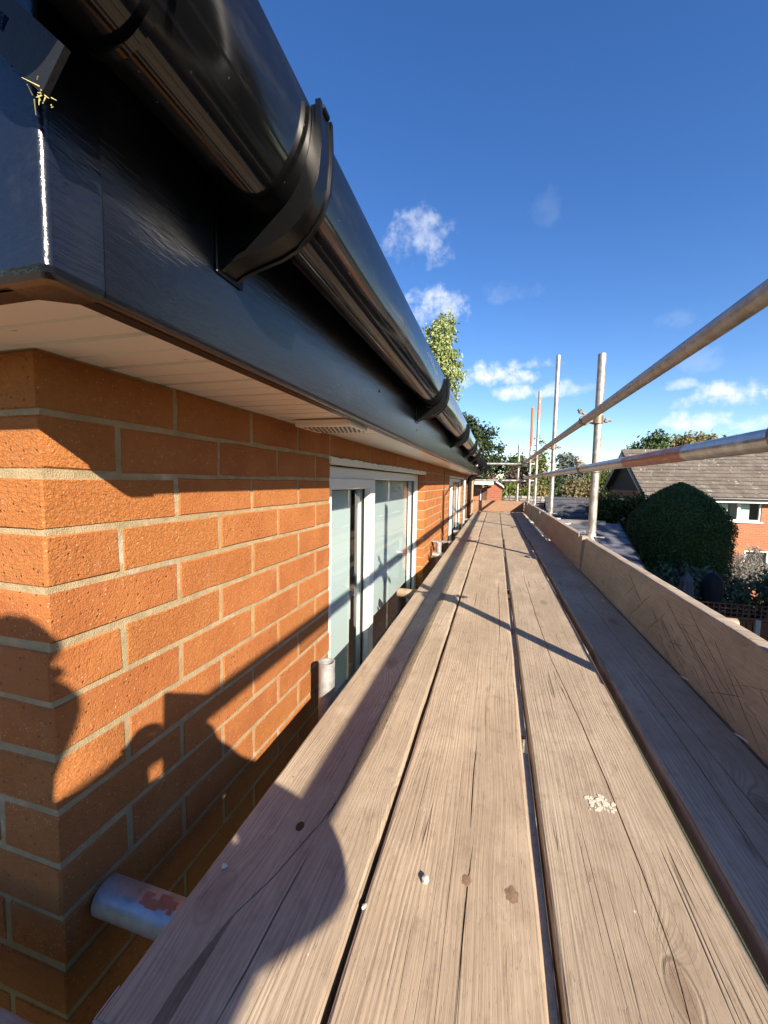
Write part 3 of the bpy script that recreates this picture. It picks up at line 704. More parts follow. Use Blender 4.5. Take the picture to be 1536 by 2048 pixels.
# downpipe at the far corner
dp = MB(); dpx, dpy = -.488, 7.62
dp.path([(GCX, dpy, .86), (GCX, dpy, .77), (GCX-.015, dpy, .745), (dpx+.02, dpy, .655), (dpx, dpy, .625), (dpx, dpy, .5)], .034, 14)
dp.tube((dpx, dpy, .53), (dpx, dpy, GZ), .033, seg=14)
dpo = dp.build('downpipe', m_gutter, house, 40)
for z in (.56, -.6, -2.2):
    MB().tube((dpx, dpy, z-.02), (dpx, dpy, z+.02), .039, seg=14).box(WX-.005, dpx-.02, dpy-.05, dpy+.05, z-.018, z+.018).build('pipe_clip', m_gutter, dpo)
# loose cable from the eaves to the wall
MB().path([(FX+.004, 6.0, .82), (FX-.01, 5.95, .70), (-.40, 5.7, .62), (-.47, 5.2, .55), (-.51, 4.7, .50), (WX+.006, 4.32, .40), (WX+.006, 4.318, -.4)], .0045, 6).build('loose_cable', m_fascia, house)
MB().box(-.318, -.28, 6.15, 6.24, .80, .835, .004).build('eaves_lamp', m_upvc, house)

# ------------------------------------------------------------------ scaffold boards
CR = {  # splits as (Y, X) runs in world metres on each near board
 1: [[(.33, -.316), (.40, -.302), (.46, -.279), (.56, -.253), (.66, -.235), (.80, -.224), (.95, -.221)], [(.29, -.255), (.36, -.252), (.44, -.25), (.52, -.247)], [(1.2, -.30), (1.6, -.306), (2.2, -.302)]],
 2: [[(.30, -.0225), (.42, -.02), (.53, -.018), (.60, -.014)], [(.62, -.02), (.75, -.022), (.86, -.02)], [(1.4, .03), (1.8, .032), (2.3, .03)]],
 3: [[(.30, .205), (.44, .212), (.51, .22), (.62, .222), (.80, .219), (.98, .210), (1.2, .196), (1.32, .187), (1.8, .18), (2.6, .176)]],
 4: [[(.45, .47), (.74, .451), (.93, .447), (1.17, .443), (1.62, .438), (2.3, .44)], [(.6, .40), (1.0, .405), (1.3, .402)]],
}
def board(name, label, x0, x1, y0, y1, ztop, mat, cracks=(), seed=0, group='scaffold boards', th=.038, bands=(True, True), M=None, sub=40):
    """plank, local length along y, origin at (x0, y0, ztop)"""
    rr = random.Random(seed); L = y1-y0; Wd = x1-x0
    ny = sub; ysm = [L*i/ny for i in range(ny+1)]
    for c in cracks:
        for (cy, cx) in c: ysm.append(min(max(cy-y0, .0005), L-.0005))
    ysm = sorted(set(round(v, 4) for v in ysm))
    def interp(c, yy):
        if yy <= c[0][0]: return c[0][1]
        for (a, b), (a2, b2) in zip(c, c[1:]):
            if a <= yy <= a2: return b+(b2-b)*(yy-a)/(a2-a)
        return c[-1][1]
    cr = sorted(cracks, key=lambda c: sum(p[1] for p in c)/len(c))
    m = MB(); cols = []
    sd = seed*3.7
    for yy in ysm:
        e0 = .0016*noise.noise((sd, yy*6, 0))+.0008*noise.noise((sd, yy*30, 5)); e1 = .0016*noise.noise((sd+9, yy*6, 0))+.0008*noise.noise((sd+9, yy*30, 5))
        zw = .0012*noise.noise((sd, yy*1.1, 8))
        row = [(e0, -th), (e0, -.006), (e0+.0015, -.002), (e0+.005, 0)]
        for c in cr:
            yw = yy+y0; cx = interp(c, yw)-x0; inside = c[0][0] <= yw <= c[-1][0]
            t = 0
            if inside:
                s = (yw-c[0][0])/(c[-1][0]-c[0][0]); t = min(1, 6*s, 6*(1-s))
            cx += .0012*noise.noise((sd, yw*14, cx*20)); w = .0002+.0010*t
            row += [(cx-w, 0), (cx, -.006*t), (cx+w, 0)]
        row += [(Wd+e1-.005, 0), (Wd+e1-.0015, -.002), (Wd+e1, -.006), (Wd+e1, -th)]
        cols.append([(x, yy, z+zw if z > -th else z) for x, z in row])
    k = len(cols[0]); vs = [p for r in cols for p in r]; fs = []
    for i in range(len(cols)-1):
        for j in range(k-1): fs.append((i*k+j, i*k+j+1, (i+1)*k+j+1, (i+1)*k+j))
        fs.append((i*k+k-1, i*k, (i+1)*k, (i+1)*k+k-1))
    fs += [tuple(range(k)), tuple(range((len(cols)-1)*k, len(cols)*k))]
    m.add(vs, fs)
    o = m.build(name, mat, None, 28)
    o.location = (x0, y0, ztop)
    if M is not None: o.matrix_world = M
    tag(o, label, 'board', group)
    for e, yb, s in ((bands[0], 0, 1), (bands[1], L, -1)):
        if e:
            b = MB(); y_a, y_b = sorted((yb-s*.0018, yb+s*.028)); ya = sorted((yb-s*.0022, yb-s*.0004))
            b.box(-.0022, Wd+.0022, ya[0], ya[1], -.034, -.003); b.box(-.0024, -.0010, y_a, y_b, -.034, -.003); b.box(Wd+.0010, Wd+.0024, y_a, y_b, -.034, -.003)
            b.build('end_band', m_galv_grey, o)
    return o
NX = [(-.375, -.155), (-.147, .073), (.0895, .312), (.3315, .535)]
NL = ['weathered scaffold board with a knot hole running beside the brick wall', 'weathered scaffold board with small knots between the wall-side board and the spattered one',
      'weathered scaffold board with a white plaster spatter and one long split', 'grey scaffold board against the scratched toe board, mostly in shade']
near = []
for i, (a, b) in enumerate(NX):
    o = board('scaffold_board', NL[i], a, b, .28, 4.18, .003*(i == 3), m_wood, CR[i+1], 11+i, sub=60); near.append(o)
FXs = [(-.388, -.164), (-.152, .073), (.083, .308), (.322, .497)]
FL = ['far scaffold board running past the downpipe to the end board', 'far scaffold board second from the brick wall, ending at the end board', 'far scaffold board third from the brick wall, ending at the end board', 'far scaffold board against the far toe board']
for i, (a, b) in enumerate(FXs): board('scaffold_board', FL[i], a, b, 4.186, 8.10, -.002+.002*(i % 2), m_wood, [], 31+i)
# boards of the return platform, running across the end of the house
RZ = Matrix.Rotation(R(90), 4, 'Z')
for i in range(5):
    yc = .262-.231*i
    board('scaffold_board', ['return platform board nearest the house corner, in shadow', 'second return platform board from the house corner', 'third return platform board from the house corner', 'fourth return platform board from the house corner', 'outermost return platform board from the house corner'][i],
          0, .225, 0, 3.9, -.002, m_wood, [], 51+i, M=Matrix.Translation((1.0, yc-.225, -.003)) @ RZ, sub=24)
# marks on the near boards
def wpt(o, x, y, dz=0): return (x-o.location.x, y-o.location.y, dz)
sp_ = MB(); rr = random.Random(12)
for i in range(46):
    cx, cy = .1925+rr.gauss(0, .010), .735+rr.gauss(0, .009)
    if rr.random() < .5: cx = .172+.043*rr.random(); 
    r1 = rr.uniform(.0012, .0042); n = 8
    pl = [(cx+math.cos(6.283*k/n)*r1*rr.uniform(.6, 1.3)-NX[2][0], cy+math.sin(6.283*k/n)*r1*rr.uniform(.6, 1.3)-.28) for k in range(n)]
    sp_.prism(pl, 'z', -.0005, .0006+.0009*rr.random())
sp_.build('plaster_spatter', m_chip_gap_light, near[2])
kh = MB(); n = 14
kh.prism([(math.cos(6.283*k/n)*.0062+(-.282)-NX[0][0], math.sin(6.283*k/n)*.0088+.545-.28) for k in range(n)], 'z', -.004, .0009)
kh.build('knot_hole', m_gasket, near[0])
kn = MB()
m_knot = plain('knot_wood', (.24, .155, .1), .7, .3, var=.45, sc=190, bump=.6)
for (x, y, a, b) in [(.040, .53, .009, .012), (-.020, .532, .0065, .0085)]:
    kn = MB()
    n = 18; q = random.Random(int(x*1000)); ra = [q.uniform(.85, 1.15) for k in range(n)]
    kn.add([(x+math.cos(6.283*k/n)*a*ra[k]-NX[1][0], y+math.sin(6.283*k/n)*b*ra[k]-.28, .0004+zk) for zk, sc_ in ((0, 1),) for k in range(n)]+[(x-NX[1][0], y-.28, .0012)], [(k, (k+1) % n, n) for k in range(n)])
    kn.build('knot', m_knot, near[1])

# debris, then slivers standing for light through the toe board gap
def chip(loc, s, seed, label, mat=m_chip_gap_light, name='mortar_chip', cat='chip'):
    rr = random.Random(seed); bm = bmesh.new(); bmesh.ops.create_icosphere(bm, subdivisions=1, radius=1)
    for v in bm.verts: v.co = Vector((v.co.x*s[0], v.co.y*s[1], v.co.z*s[2]))*rr.uniform(.7, 1.15)
    zmin = min(v.co.z for v in bm.verts)
    for v in bm.verts: v.co.z -= zmin
    me = bpy.data.meshes.new(name); bm.to_mesh(me); bm.free()
    o = link(name, me, mat, None, loc); o.rotation_euler.z = rr.uniform(0, 6); tag(o, label, cat, 'loose debris on the boards'); return o
chip((-.074, .514, .0003), (.0075, .006, .005), 1, 'pale mortar chip lying beside the dark gap between the first two boards')
chip((-.155+.01, .46, -.006), (.004, .005, .004), 2, 'small cream chip wedged in the gap by the wall-side board')
chip((-.352, .452, .0003), (.0045, .006, .003), 3, 'tiny white chip on the wall-side board above the near tube')
for i, (x, y) in enumerate([(.5385, 1.30), (.5395, 1.02), (.510, 2.35), (.507, 2.08), (.504, 2.95), (.502, 3.5), (.5, 4.1), (.5, 4.6)]):  # pale slivers put where light comes through the base gap
    chip((x, y, .003), (.0035, .024, .0028), 20+i, 'pale sliver standing for light through the gap at the foot of the %s toe board' % ('scored' if y < 2.7 else 'plain'), name='gap_light_sliver')
# slate-grey strips under the central gap
for i, (a, b) in enumerate([(.30, .86), (.92, 2.02), (2.26, 3.2)]):
    tag(MB().box(.060, .0850, a, b, -.024, -.015, .001).build('slate_strip', m_slate_strip), ['lichen-spotted grey strip under the central gap, nearest the platform corner', 'long grey strip under the central gap beside the plaster spatter', 'far grey strip under the central gap'][i], 'strip', 'grey strips under the central gap')

# ------------------------------------------------------------------ toe boards
def toe(name, label, xin, y0, y1, zt, lean, seed, mat=m_toe, h=.225):
    # local: width along z (up). local x -> world z, local y -> world y, local z(top) -> world -x (inner face)
    Mx = Matrix.Translation((xin, y0, zt-h)) @ Matrix.Rotation(lean, 4, 'Y') @ Matrix(((0, 0, -1, 0), (0, 1, 0, 0), (1, 0, 0, 0), (0, 0, 0, 1)))
    return board(name, label, 0, h, 0, y1-y0, 0, mat, [], seed, 'toe boards', M=Mx, sub=40, bands=(False, False))
t1 = toe('toe_board', 'scored pale toe board standing beside the shaded scaffold board', .541, .90, 2.80, .213, .09, 71)
t0 = toe('toe_board', 'toe board continuing past the cut end towards the return platform', .547, -.95, .894, .212, .09, 70)
t2 = toe('toe_board', 'plain tan toe board between the poles without saw marks', .533, 2.815, 6.55, .222, .05, 72)
t3 = toe('toe_board', 'short far toe board meeting the end board', .526, 6.56, 8.12, .222, .04, 73)
Me = Matrix.Translation((.52, 8.14, 0.0)) @ Matrix(((0, -1, 0, 0), (0, 0, -1, 0), (1, 0, 0, 0), (0, 0, 0, 1)))
te = board('toe_board', 'reddish end board closing the far end of the walkway', 0, .215, 0, .94, 0, m_wood_red, [], 74, 'toe boards', M=Me, sub=16, bands=(False, False))
# saw marks scored in the near toe board (local x = height, local y = along)
cutm = MB(); rr = random.Random(33)
def cutline(xa, ya, xb, yb, w):
    a = Vector((xa, ya)); b = Vector((xb, yb)); d = (b-a).normalized(); p = Vector((-d.y, d.x))*w/2
    k1 = Vector((-d.y, d.x))*rr.uniform(-.005, .005); k2 = Vector((-d.y, d.x))*rr.uniform(-.004, .004)
    m1 = a+(b-a)*.35+k1; m2 = a+(b-a)*.72+k2; w1, w2 = rr.uniform(.5, 1.2), rr.uniform(.3, 1.1)
    for quad in ([a-p*.2, m1-p*w1, m1+p*w1, a+p*.2], [m1-p*w1, m2-p*w2, m2+p*w2, m1+p*w1], [m2-p*w2, b, m2+p*w2]):
        cutm.prism([(q.x, q.y) for q in quad], 'z', -.0015, .0006)
rr = random.Random(21)
for (xa, ya, xb, yb, w) in [(.19, .62, .07, .30, .0026), (.15, .48, .03, .16, .0030), (.17, .30, .02, .06, .0030), (.12, .62, .02, .40, .0024), (.205, .46, .10, .22, .0022), (.10, .20, .16, .05, .002),
                            (.05, .72, .15, .60, .0022), (.04, .92, .17, .74, .0022), (.09, 1.02, .17, .90, .002), (.19, 1.0, .12, .82, .002), (.06, .56, .10, .44, .002), (.03, .30, .10, .14, .0022), (.08, .34, .01, .18, .002)]:
    cutline(xa, ya, xb, yb, w)
for i in range(26):
    xa = rr.uniform(.02, .14); ya = rr.uniform(.1, .8); l = rr.uniform(.03, .13); s = rr.choice((-1, -1, -1, 1)); cutline(xa, ya, min(.21, max(.01, xa+s*l*rr.uniform(.2, .5))), max(.02, ya-l), rr.uniform(.0008, .0016))
cutm.build('saw_marks', m_cut, t1)
# ------------------------------------------------------------------ tubes
TR = .02415
def tubeobj(name, label, p, q, mat, group, cat='pole', seg=28):
    p = Vector(p); q = Vector(q)
    m = MB().tube((0, 0, 0), q-p, TR, seg=seg, inner=TR-.004)
    return tag(m.build(name, mat, None, 40, p), label, cat, group)
PX = .612
PO = [(.94, 1.42, m_galv, 'upright scaffold pole just outside the scored toe board near its cut end'), (2.90, 1.385, m_galv_b, 'thick worn upright pole at the joint of the scored and plain toe boards'), (5.0, 2.0, m_galv, 'tall bare upright pole halfway along the plain toe board'),
      (7.06, 2.05, m_post_or2, 'upright pole with a rubbed orange tip beside the short far toe board'), (8.42, 2.03, m_post_or, 'upright pole with its upper half painted orange at the far corner')]
for i, (y, zt, mt_, lb) in enumerate(PO):
    tubeobj('scaffold_pole', lb, (PX+.002*i-.006, y, GZ), (PX+.002*i+.004, y, zt), mt_, 'outer upright poles')
tubeobj('scaffold_pole', 'short upright pole standing behind the reddish end board', (.405, 8.52, GZ), (.41, 8.52, 1.33), m_galv, 'outer upright poles')
RXX = .535
tubeobj('guard_rail', 'upper guard rail tube running along the walkway', (RXX+.004, -1.2, .957), (RXX-.006, 8.62, .985), m_galv_b, 'guard rails', 'rail')
tubeobj('guard_rail', 'lower guard rail tube with a rubbed orange band', (RXX, -1.0, .645), (RXX-.004, 8.6, .668), m_rail_or, 'guard rails', 'rail')
tubeobj('guard_rail', 'upper end rail crossing the far end of the walkway', (-.60, 8.47, .945), (.72, 8.47, .94), m_galv, 'guard rails', 'rail')
tubeobj('guard_rail', 'lower end rail crossing the far end just above the brick outbuilding', (-.62, 8.47, .605), (.71, 8.47, .612), m_galv, 'guard rails', 'rail')
IN = [(1.06, .020, m_galv_grey, 'cut-off grey pole stub standing by the near window jamb'), (3.44, .035, m_galv_grey, 'cut-off pole stub between the two windows, topped just above the boards'), (6.10, .59, m_galv_grey, 'pale inner pole standing in front of the second window'), (8.15, .60, m_pipe_brown, 'brown stained inner pole beside the black downpipe')]
for y, zt, mt_, lb in IN: tubeobj('scaffold_pole', lb, (-.462, y, GZ), (-.462, y, zt), mt_, 'inner upright poles')
TRN = [(.42, -.532, .95, m_tr_or, 'grey tube under the boards reaching the house corner, with an orange paint dab'), (2.14, -.508, 1.07, m_pipe_brown, 'brown stained tube end under the boards in front of the first window'), (3.36, -.50, .9, m_galv, 'cross tube under the boards by the pole stub between the windows'),
       (4.10, -.45, .95, m_galv, 'cross tube under the board ends halfway along'), (5.06, -.50, .9, m_galv, 'cross tube under the far boards by the tall bare pole'), (6.80, -.50, 1.14, m_galv, 'bright cross tube poking out past the plain toe board'), (7.70, -.45, 1.12, m_galv, 'bright cross tube poking out past the short far toe board'), (8.02, -.5, .8, m_galv, 'cross tube under the far board ends')]
trs = []
for y, xa, xb, mt_, lb in TRN: trs.append(tubeobj('cross_tube', lb, (xa, y, -.0635), (xb, y, -.0635), mt_, 'cross tubes under the boards', 'tube'))
dab = MB(); rr = random.Random(2)
for (t0, t1, a0, a1) in [(.072, .086, 62, 100), (.084, .104, 58, 84), (.096, .112, 66, 108), (.106, .128, 74, 96), (.118, .126, 60, 78)]:
    n = 8; vs_ = [(t, -(TR+.0004)*math.cos(R(a)), (TR+.0004)*math.sin(R(a))) for a in [a0+(a1-a0)*k/n for k in range(n+1)] for t in (t0+rr.uniform(-.002, .002), t1+rr.uniform(-.002, .002))]
    dab.add(vs_, [(2*k, 2*k+1, 2*k+3, 2*k+2) for k in range(n)])
dab.build('orange_dab', m_orange_dab, trs[0])
for (x, lb) in ((-.405, 'long tube under the walkway on the wall side'), (.66, 'long tube under the walkway outside the toe boards')):
    tubeobj('ledger_tube', lb, (x, -.9, -.113), (x, 8.6, -.113), m_galv, 'long tubes under the boards', 'tube')
for (x, lb) in ((-2.4, 'tube under the far part of the return platform'), (-1.2, 'tube under the middle of the return platform'), (.2, 'tube under the return platform below the crouching person')):
    tubeobj('cross_tube', lb, (x, -1.05, -.067), (x, .27, -.067), m_galv, 'tubes under the return platform', 'tube')
# flat plate by the second stub
tag(MB().box(-.535, -.40, 3.52, 3.60, .022, .03, .002).build('steel_plate', m_galv_grey), 'flat grey plate lying against the wall beside the cut-off pole stub', 'plate')

# couplers
def coupler_proto(rail_axis):
    root = bpy.data.objects.new('scaffold_coupler', None); COL.objects.link(root)
    c = MB().tube((0, 0, -.026), (0, 0, .026), TR+.010, seg=20, inner=TR+.0004).build('pole_collar', m_rust, root, 40)
    off = -.0745
    if rail_axis == 'y': MB().tube((off, -.026, 0), (off, .026, 0), TR+.009, seg=20, inner=TR+.0004).build('rail_collar', m_rust, root, 40)
    else: MB().tube((-.026, off, 0), (.026, off, 0), TR+.009, seg=20, inner=TR+.0004).build('rail_collar', m_rust, root, 40)
    b = MB()
    if rail_axis == 'y': b.box(-.05, -.026, -.022, .022, -.022, .022, .004)
    else: b.box(-.022, .022, -.05, -.026, -.022, .022, .004)
    b.build('saddle', m_rust, root)
    def bolt(p, d):
        p = Vector(p); d = Vector(d); o = MB().tube(p, p+d*.085, .0078, seg=8).build('bolt', m_rust, root, 40)
        MB().tube(p+d*.046, p+d*.064, .0155, seg=6).build('nut', m_galv, root); return o
    if rail_axis == 'y':
        bolt((.006, .036, 0), (1, .12, 0)); bolt((off, 0, .034), (-.55, -.25, .35))
        MB().box(.0, .03, .028, .034, -.02, .02, .001).build('flap', m_rust, root)
    else:
        bolt((.036, -.006, 0), (.12, -1, 0)); bolt((0, off, .034), (-.25, -.6, .35))
        MB().box(.028, .034, -.03, .0, -.02, .02, .001).build('flap', m_rust, root)
    return root
def copy_tree(root):
    r = root.copy(); COL.objects.link(r)
    for ch in root.children:
        c = ch.copy(); COL.objects.link(c); c.parent = r
    return r
names = ['scored toe board pole', 'thick worn pole', 'tall bare pole', 'orange-tipped pole', 'half orange corner pole']
pr = coupler_proto('y'); first = True
for i, (y, zt, _, _) in enumerate(PO):
    for z, w in ((.967, 'upper'), (.656, 'lower')):
        zz = z+(.0028 if w == 'upper' else .0023)*(y-1)
        o = pr if first else copy_tree(pr); first = False
        o.location = (PX+.001*i-.002, y, zz); tag(o, 'steel coupler clamping the %s guard rail to the %s' % (w, names[i]), 'coupler', 'scaffold couplers')
pr2 = coupler_proto('x'); first = True
for x, y, nm in ((PX+.004, 8.545, 'far corner'), (.407, 8.545, 'short pole')):
    for z, w in ((.942, 'upper'), (.609, 'lower')):
        o = pr2 if first else copy_tree(pr2); first = False
        o.location = (x, y, z); tag(o, 'steel coupler on the %s end rail at the %s' % (w, nm), 'coupler', 'scaffold couplers')
# toe board clips: band round the pole and a hook over the board top
def clip(y, xi, xp, zt, lb):
    root = thing('toe_board_clip', lb, 'clip', (0, 0, 0), 'toe board clips')
    MB().tube((xp, y, zt-.05), (xp, y, zt-.012), TR+.006, seg=20, inner=TR+.0004).build('band', m_galv_grey, root, 40)
    pts = [(xp-.02, y+.035, zt-.03), (xi+.045, y-.01, zt-.008), (xi+.028, y-.035, zt+.006), (xi+.006, y-.05, zt+.006), (xi-.004, y-.055, zt-.006), (xi-.0045, y-.06, zt-.03)]
    m = MB(); wv = Vector((.008, .02, 0))
    vs_ = []
    for p in pts:
        p = Vector(p); vs_ += [p-wv, p+wv, p+wv+Vector((.0, 0, .0022)), p-wv+Vector((0, 0, .0022))]
    fs = []
    for i in range(len(pts)-1):
        for k in range(4): fs.append((i*4+k, i*4+(k+1) % 4, (i+1)*4+(k+1) % 4, (i+1)*4+k))
    m.add(vs_, fs); m.build('hook', m_galv, root)
    MB().tube((xp+.02, y-.034, zt-.03), (xp+.07, y-.046, zt-.03), .006, seg=8).build('bolt', m_galv, root)
clip(2.90, .535, PX, .245, 'pale steel clip hooked over the toe board at the thick worn pole')
clip(5.00, .500, PX, .245, 'steel clip hooked over the plain toe board at the tall bare pole')
clip(7.06, .510, PX, .238, 'steel clip hooked over the short toe board at the orange-tipped pole')

# ------------------------------------------------------------------ neighbouring buildings
def tile_slope(m, O, U, V, nu, nv, wu, wv, th, rr, lift=.03, jit=.006):
    """rows of tiles on a slope: O eaves corner, U unit along eaves, V unit up the slope"""
    N = U.cross(V).normalized()
    if N.z < 0: N = -N
    for j in range(nv):
        for i in range(-1, nu):
            off = wu*.5*(j % 2)
            a = i*wu+off+.003; b = a+wu-.006
            a = max(a, 0); b = min(b, nu*wu)
            if b-a < .03: continue
            m.cur = rr.random(); dz = rr.uniform(-jit, jit)
            p = [O+U*a+V*(j*wv-.03), O+U*b+V*(j*wv-.03), O+U*b+V*((j+1)*wv), O+U*a+V*((j+1)*wv)]
            lo = lift+dz
            vs_ = [p[0]+N*lo, p[1]+N*(lo+rr.uniform(-.004, .004)), p[2]+N*.006, p[3]+N*.006, p[0]+N*(lo-th), p[1]+N*(lo-th)]
            m.add(vs_, [(0, 1, 2, 3), (0, 4, 5, 1)])
def far_house():
    h = thing('neighbour_house', 'two-storey orange brick house with a grey-brown tiled roof behind the round yew', 'house', (0, 0, 0))
    x0, x1, y0, y1 = 6.75, 17.5, 21.0, 28.2; ez = .30; ym = (y0+y1)/2; rz = 2.42
    b = MB()
    wins = [(9.42, 11.05, -.92, .10), (10.55, 12.3, -3.2, -2.17), (13.2, 14.8, -.92, .10), (14.0, 15.6, -3.2, -2.17)]
    # front wall cut around the windows: columns
    xs = sorted(set([x0, x1]+[w[0] for w in wins]+[w[1] for w in wins]))
    for xa, xb in zip(xs, xs[1:]):
        hole = sorted([(w[2], w[3]) for w in wins if w[0] <= xa and w[1] >= xb]); z = GZ
        for (za, zb) in hole: b.box(xa, xb, y0, y0+.25, z, za); z = zb
        b.box(xa, xb, y0, y0+.25, z, ez)
    b.box(x0, x0+.25, y0+.2501, y1, GZ, ez); b.box(x1-.25, x1, y0+.2501, y1, GZ, ez); b.box(x0+.2501, x1-.2501, y1-.25, y1, GZ, ez)
    b.build('wall', m_far_brick, h)
    gm = MB(); gm.prism([(y0+.02, ez), (y1-.02, ez), (ym, rz-.08)], 'x', x0, x0+.2); gm.build('gable_cladding', m_clad, h)
    gm = MB(); gm.prism([(y0+.02, ez), (y1-.02, ez), (ym, rz-.08)], 'x', x1-.2, x1); gm.build('gable_cladding', m_clad, h)
    ov = .32; slope = (rz-ez)/(ym-y0)
    rfm = MB(); xl = x0-.28; xr = x1+.25
    zE = ez-ov*slope
    rfm.prism([(y0-ov, zE), (ym, rz), (y1+ov, zE), (y1+ov, zE-.08), (ym, rz-.1), (y0-ov, zE-.08)], 'x', xl, xr)
    ro = rfm.build('roof', m_tile, h)
    tm = MB(); rr = random.Random(6); V = Vector((0, ym-y0+ov, rz-zE)); Lv = V.length; V.normalize()
    tile_slope(tm, Vector((xl, y0-ov, zE)), Vector((1, 0, 0)), V, int((xr-xl)/.31), 13, .31, Lv/13, .05, rr, .06, .012)
    kind(tm.build('roof_tiles', m_tile, ro), 'stuff')
    for i in range(int((xr-xl)/.45)):
        MB().tube((xl+i*.45, ym, rz-.02), (xl+i*.45+.44, ym, rz-.02+.004*math.sin(i*3)), .12, .115, seg=10).build('ridge_tile', m_tile, ro, 40)
    # barge boards
    for sgn in (-1, 1):
        ye = y0-ov if sgn < 0 else y1+ov
        bb = MB(); bb.prism([(ye, zE-.02), (ym, rz-.04), (ym, rz-.22), (ye, zE-.2)], 'x', xl-.03, xl-.002); bb.build('barge_board', m_paint_dark, h)
        bb = MB(); bb.prism([(ye, zE-.2), (ym, rz-.22), (ym, rz-.27), (ye, zE-.25)], 'x', xl-.02, xl+.0); bb.build('barge_trim', m_white_far, h)
    MB().box(xl, xr, y0-ov+.02, y0-ov+.045, zE-.22, zE-.09).build('fascia_board', m_white_far, h)
    MB().box(xl, xr, y0-ov+.046, y0+.0, zE-.22, zE-.2).build('soffit', m_white_far, h)
    MB().tube((xl, y0-ov-.04, zE-.06), (xr, y0-ov-.04, zE-.06), .055, seg=8).build('gutter', m_black, h)
    for (xa, xb, za, zb) in wins:
        w = bpy.data.objects.new('window', None); COL.objects.link(w); w.parent = h
        f = MB(); t = .07; yy = y0+.03
        f.box(xa, xa+t, yy, yy+.08, za, zb); f.box(xb-t, xb, yy, yy+.08, za, zb); f.box(xa+t+.001, xb-t-.001, yy, yy+.08, zb-t, zb); f.box(xa+t+.001, xb-t-.001, yy, yy+.08, za, za+t)
        xm = xa+(xb-xa)*.5; f.box(xm-.05, xm+.05, yy-.01, yy+.08, za+t+.001, zb-t-.001)
        f.build('window_frame', m_white_far, w)
        MB().box(xa-.06, xb+.06, y0-.05, y0+.03, za-.06, za-.002).build('window_sill', m_white_far, w)
        for (pa, pb) in ((xa+t, xm-.05), (xm+.05, xb-t)):
            MB().box(pa, pb, yy+.04, yy+.05, za+t, zb-t).build('pane', m_glass, w)
            MB().box(pa, pa+(pb-pa)*.56, yy+.11, yy+.13, za+t, zb-t-.12).build('curtain', m_curtain, w)
        MB().box(xa, xb, y0+.9, y0+.92, za-.2, zb+.1).build('room_back', m_far_glass, w)
far_house()
rtm = MB(); rr = random.Random(15); Vr = Vector((-3.95, 0, 3.95*.58)); stp = Vr.length/14; Vr.normalize(); Nr = Vector((.58, 0, 1)).normalized(); hx = 3.95/14
for j in range(14):
    y = ey0+j*hx+.15*(j % 2)
    while y < ey1-j*hx-.05:
        e = min(y+.296, ey1-j*hx); P0 = Vector((ex1, y, ez))+Vr*(j*stp-.03); P1 = Vector((ex1, e, ez))+Vr*(j*stp-.03); lf = .035+rr.uniform(-.004, .004); rtm.cur = rr.random()
        rtm.add([P0+Nr*lf, P1+Nr*lf, P1+Vr*(stp+.03)+Nr*.006, P0+Vr*(stp+.03)+Nr*.006, P0+Nr*(lf-.026), P1+Nr*(lf-.026)], [(0, 1, 2, 3), (0, 4, 5, 1)]); y += .30
kind(rtm.build('roof_tiles', m_roof_red, house), 'stuff')
def simple_roof_building(name, label, x0, x1, y0, y1, ez, rz, wallm, tilem, tw, rows, front_only=False, ov=.25, verge=m_paint_dark):
    h = thing(name, label, 'garage' if 'garage' in name else 'building', (0, 0, 0)); ym = (y0+y1)/2; sl = (rz-ez)/(ym-y0)
    MB().box(x0, x1, y0, y1, GZ, ez).prism([(y0, ez+.001), (y1, ez+.001), (ym, rz-.06)], 'x', x0+.001, x1-.001).build('wall', wallm, h)
    zE = ez-ov*sl; r = MB(); xl, xr = x0-.15, x1+.15
    r.prism([(y0-ov, zE), (ym, rz), (y1+ov, zE), (y1+ov, zE-.06), (ym, rz-.07), (y0-ov, zE-.06)], 'x', xl, xr); ro = r.build('roof', tilem, h)
    tm = MB(); rr = random.Random(len(label)); V = Vector((0, ym-y0+ov, rz-zE)); Lv = V.length; V.normalize()
    nt = int((xr-xl)/tw)
    tile_slope(tm, Vector((xl, y0-ov, zE)), Vector((1, 0, 0)), V, nt, rows, (xr-xl)/nt, Lv/rows, .03, rr, .04, .006)
    kind(tm.build('roof_tiles', tilem, ro), 'stuff')
    for i in range(int((xr-xl)/.45)):
        MB().tube((xl+i*.45, ym, rz-.03), (xl+i*.45+.445, ym, rz-.03), .11, seg=8).build('ridge_tile', m_stone if 'garage' in name else tilem, ro)
    for xv in (xl-.012, xr): MB().prism([(y0-ov, zE+.06), (ym, rz+.05), (ym, rz-.14), (y0-ov, zE-.1)], 'x', xv, xv+.012).build('verge', verge, h)
    return h
simple_roof_building('garage', 'low garage with a bluish grey tiled roof and pale ridge beyond the toe board', -1.6, 3.42, 10.2, 16.6, -1.85, -.60, m_clad, m_garage_tile, .45, 9)
simple_roof_building('tiled_outbuilding', 'dark slate roofed outbuilding behind the garage ridge', 2.3, 5.2, 17.6, 21.4, -1.55, -.08, m_far_brick_r, m_slate, .3, 9)
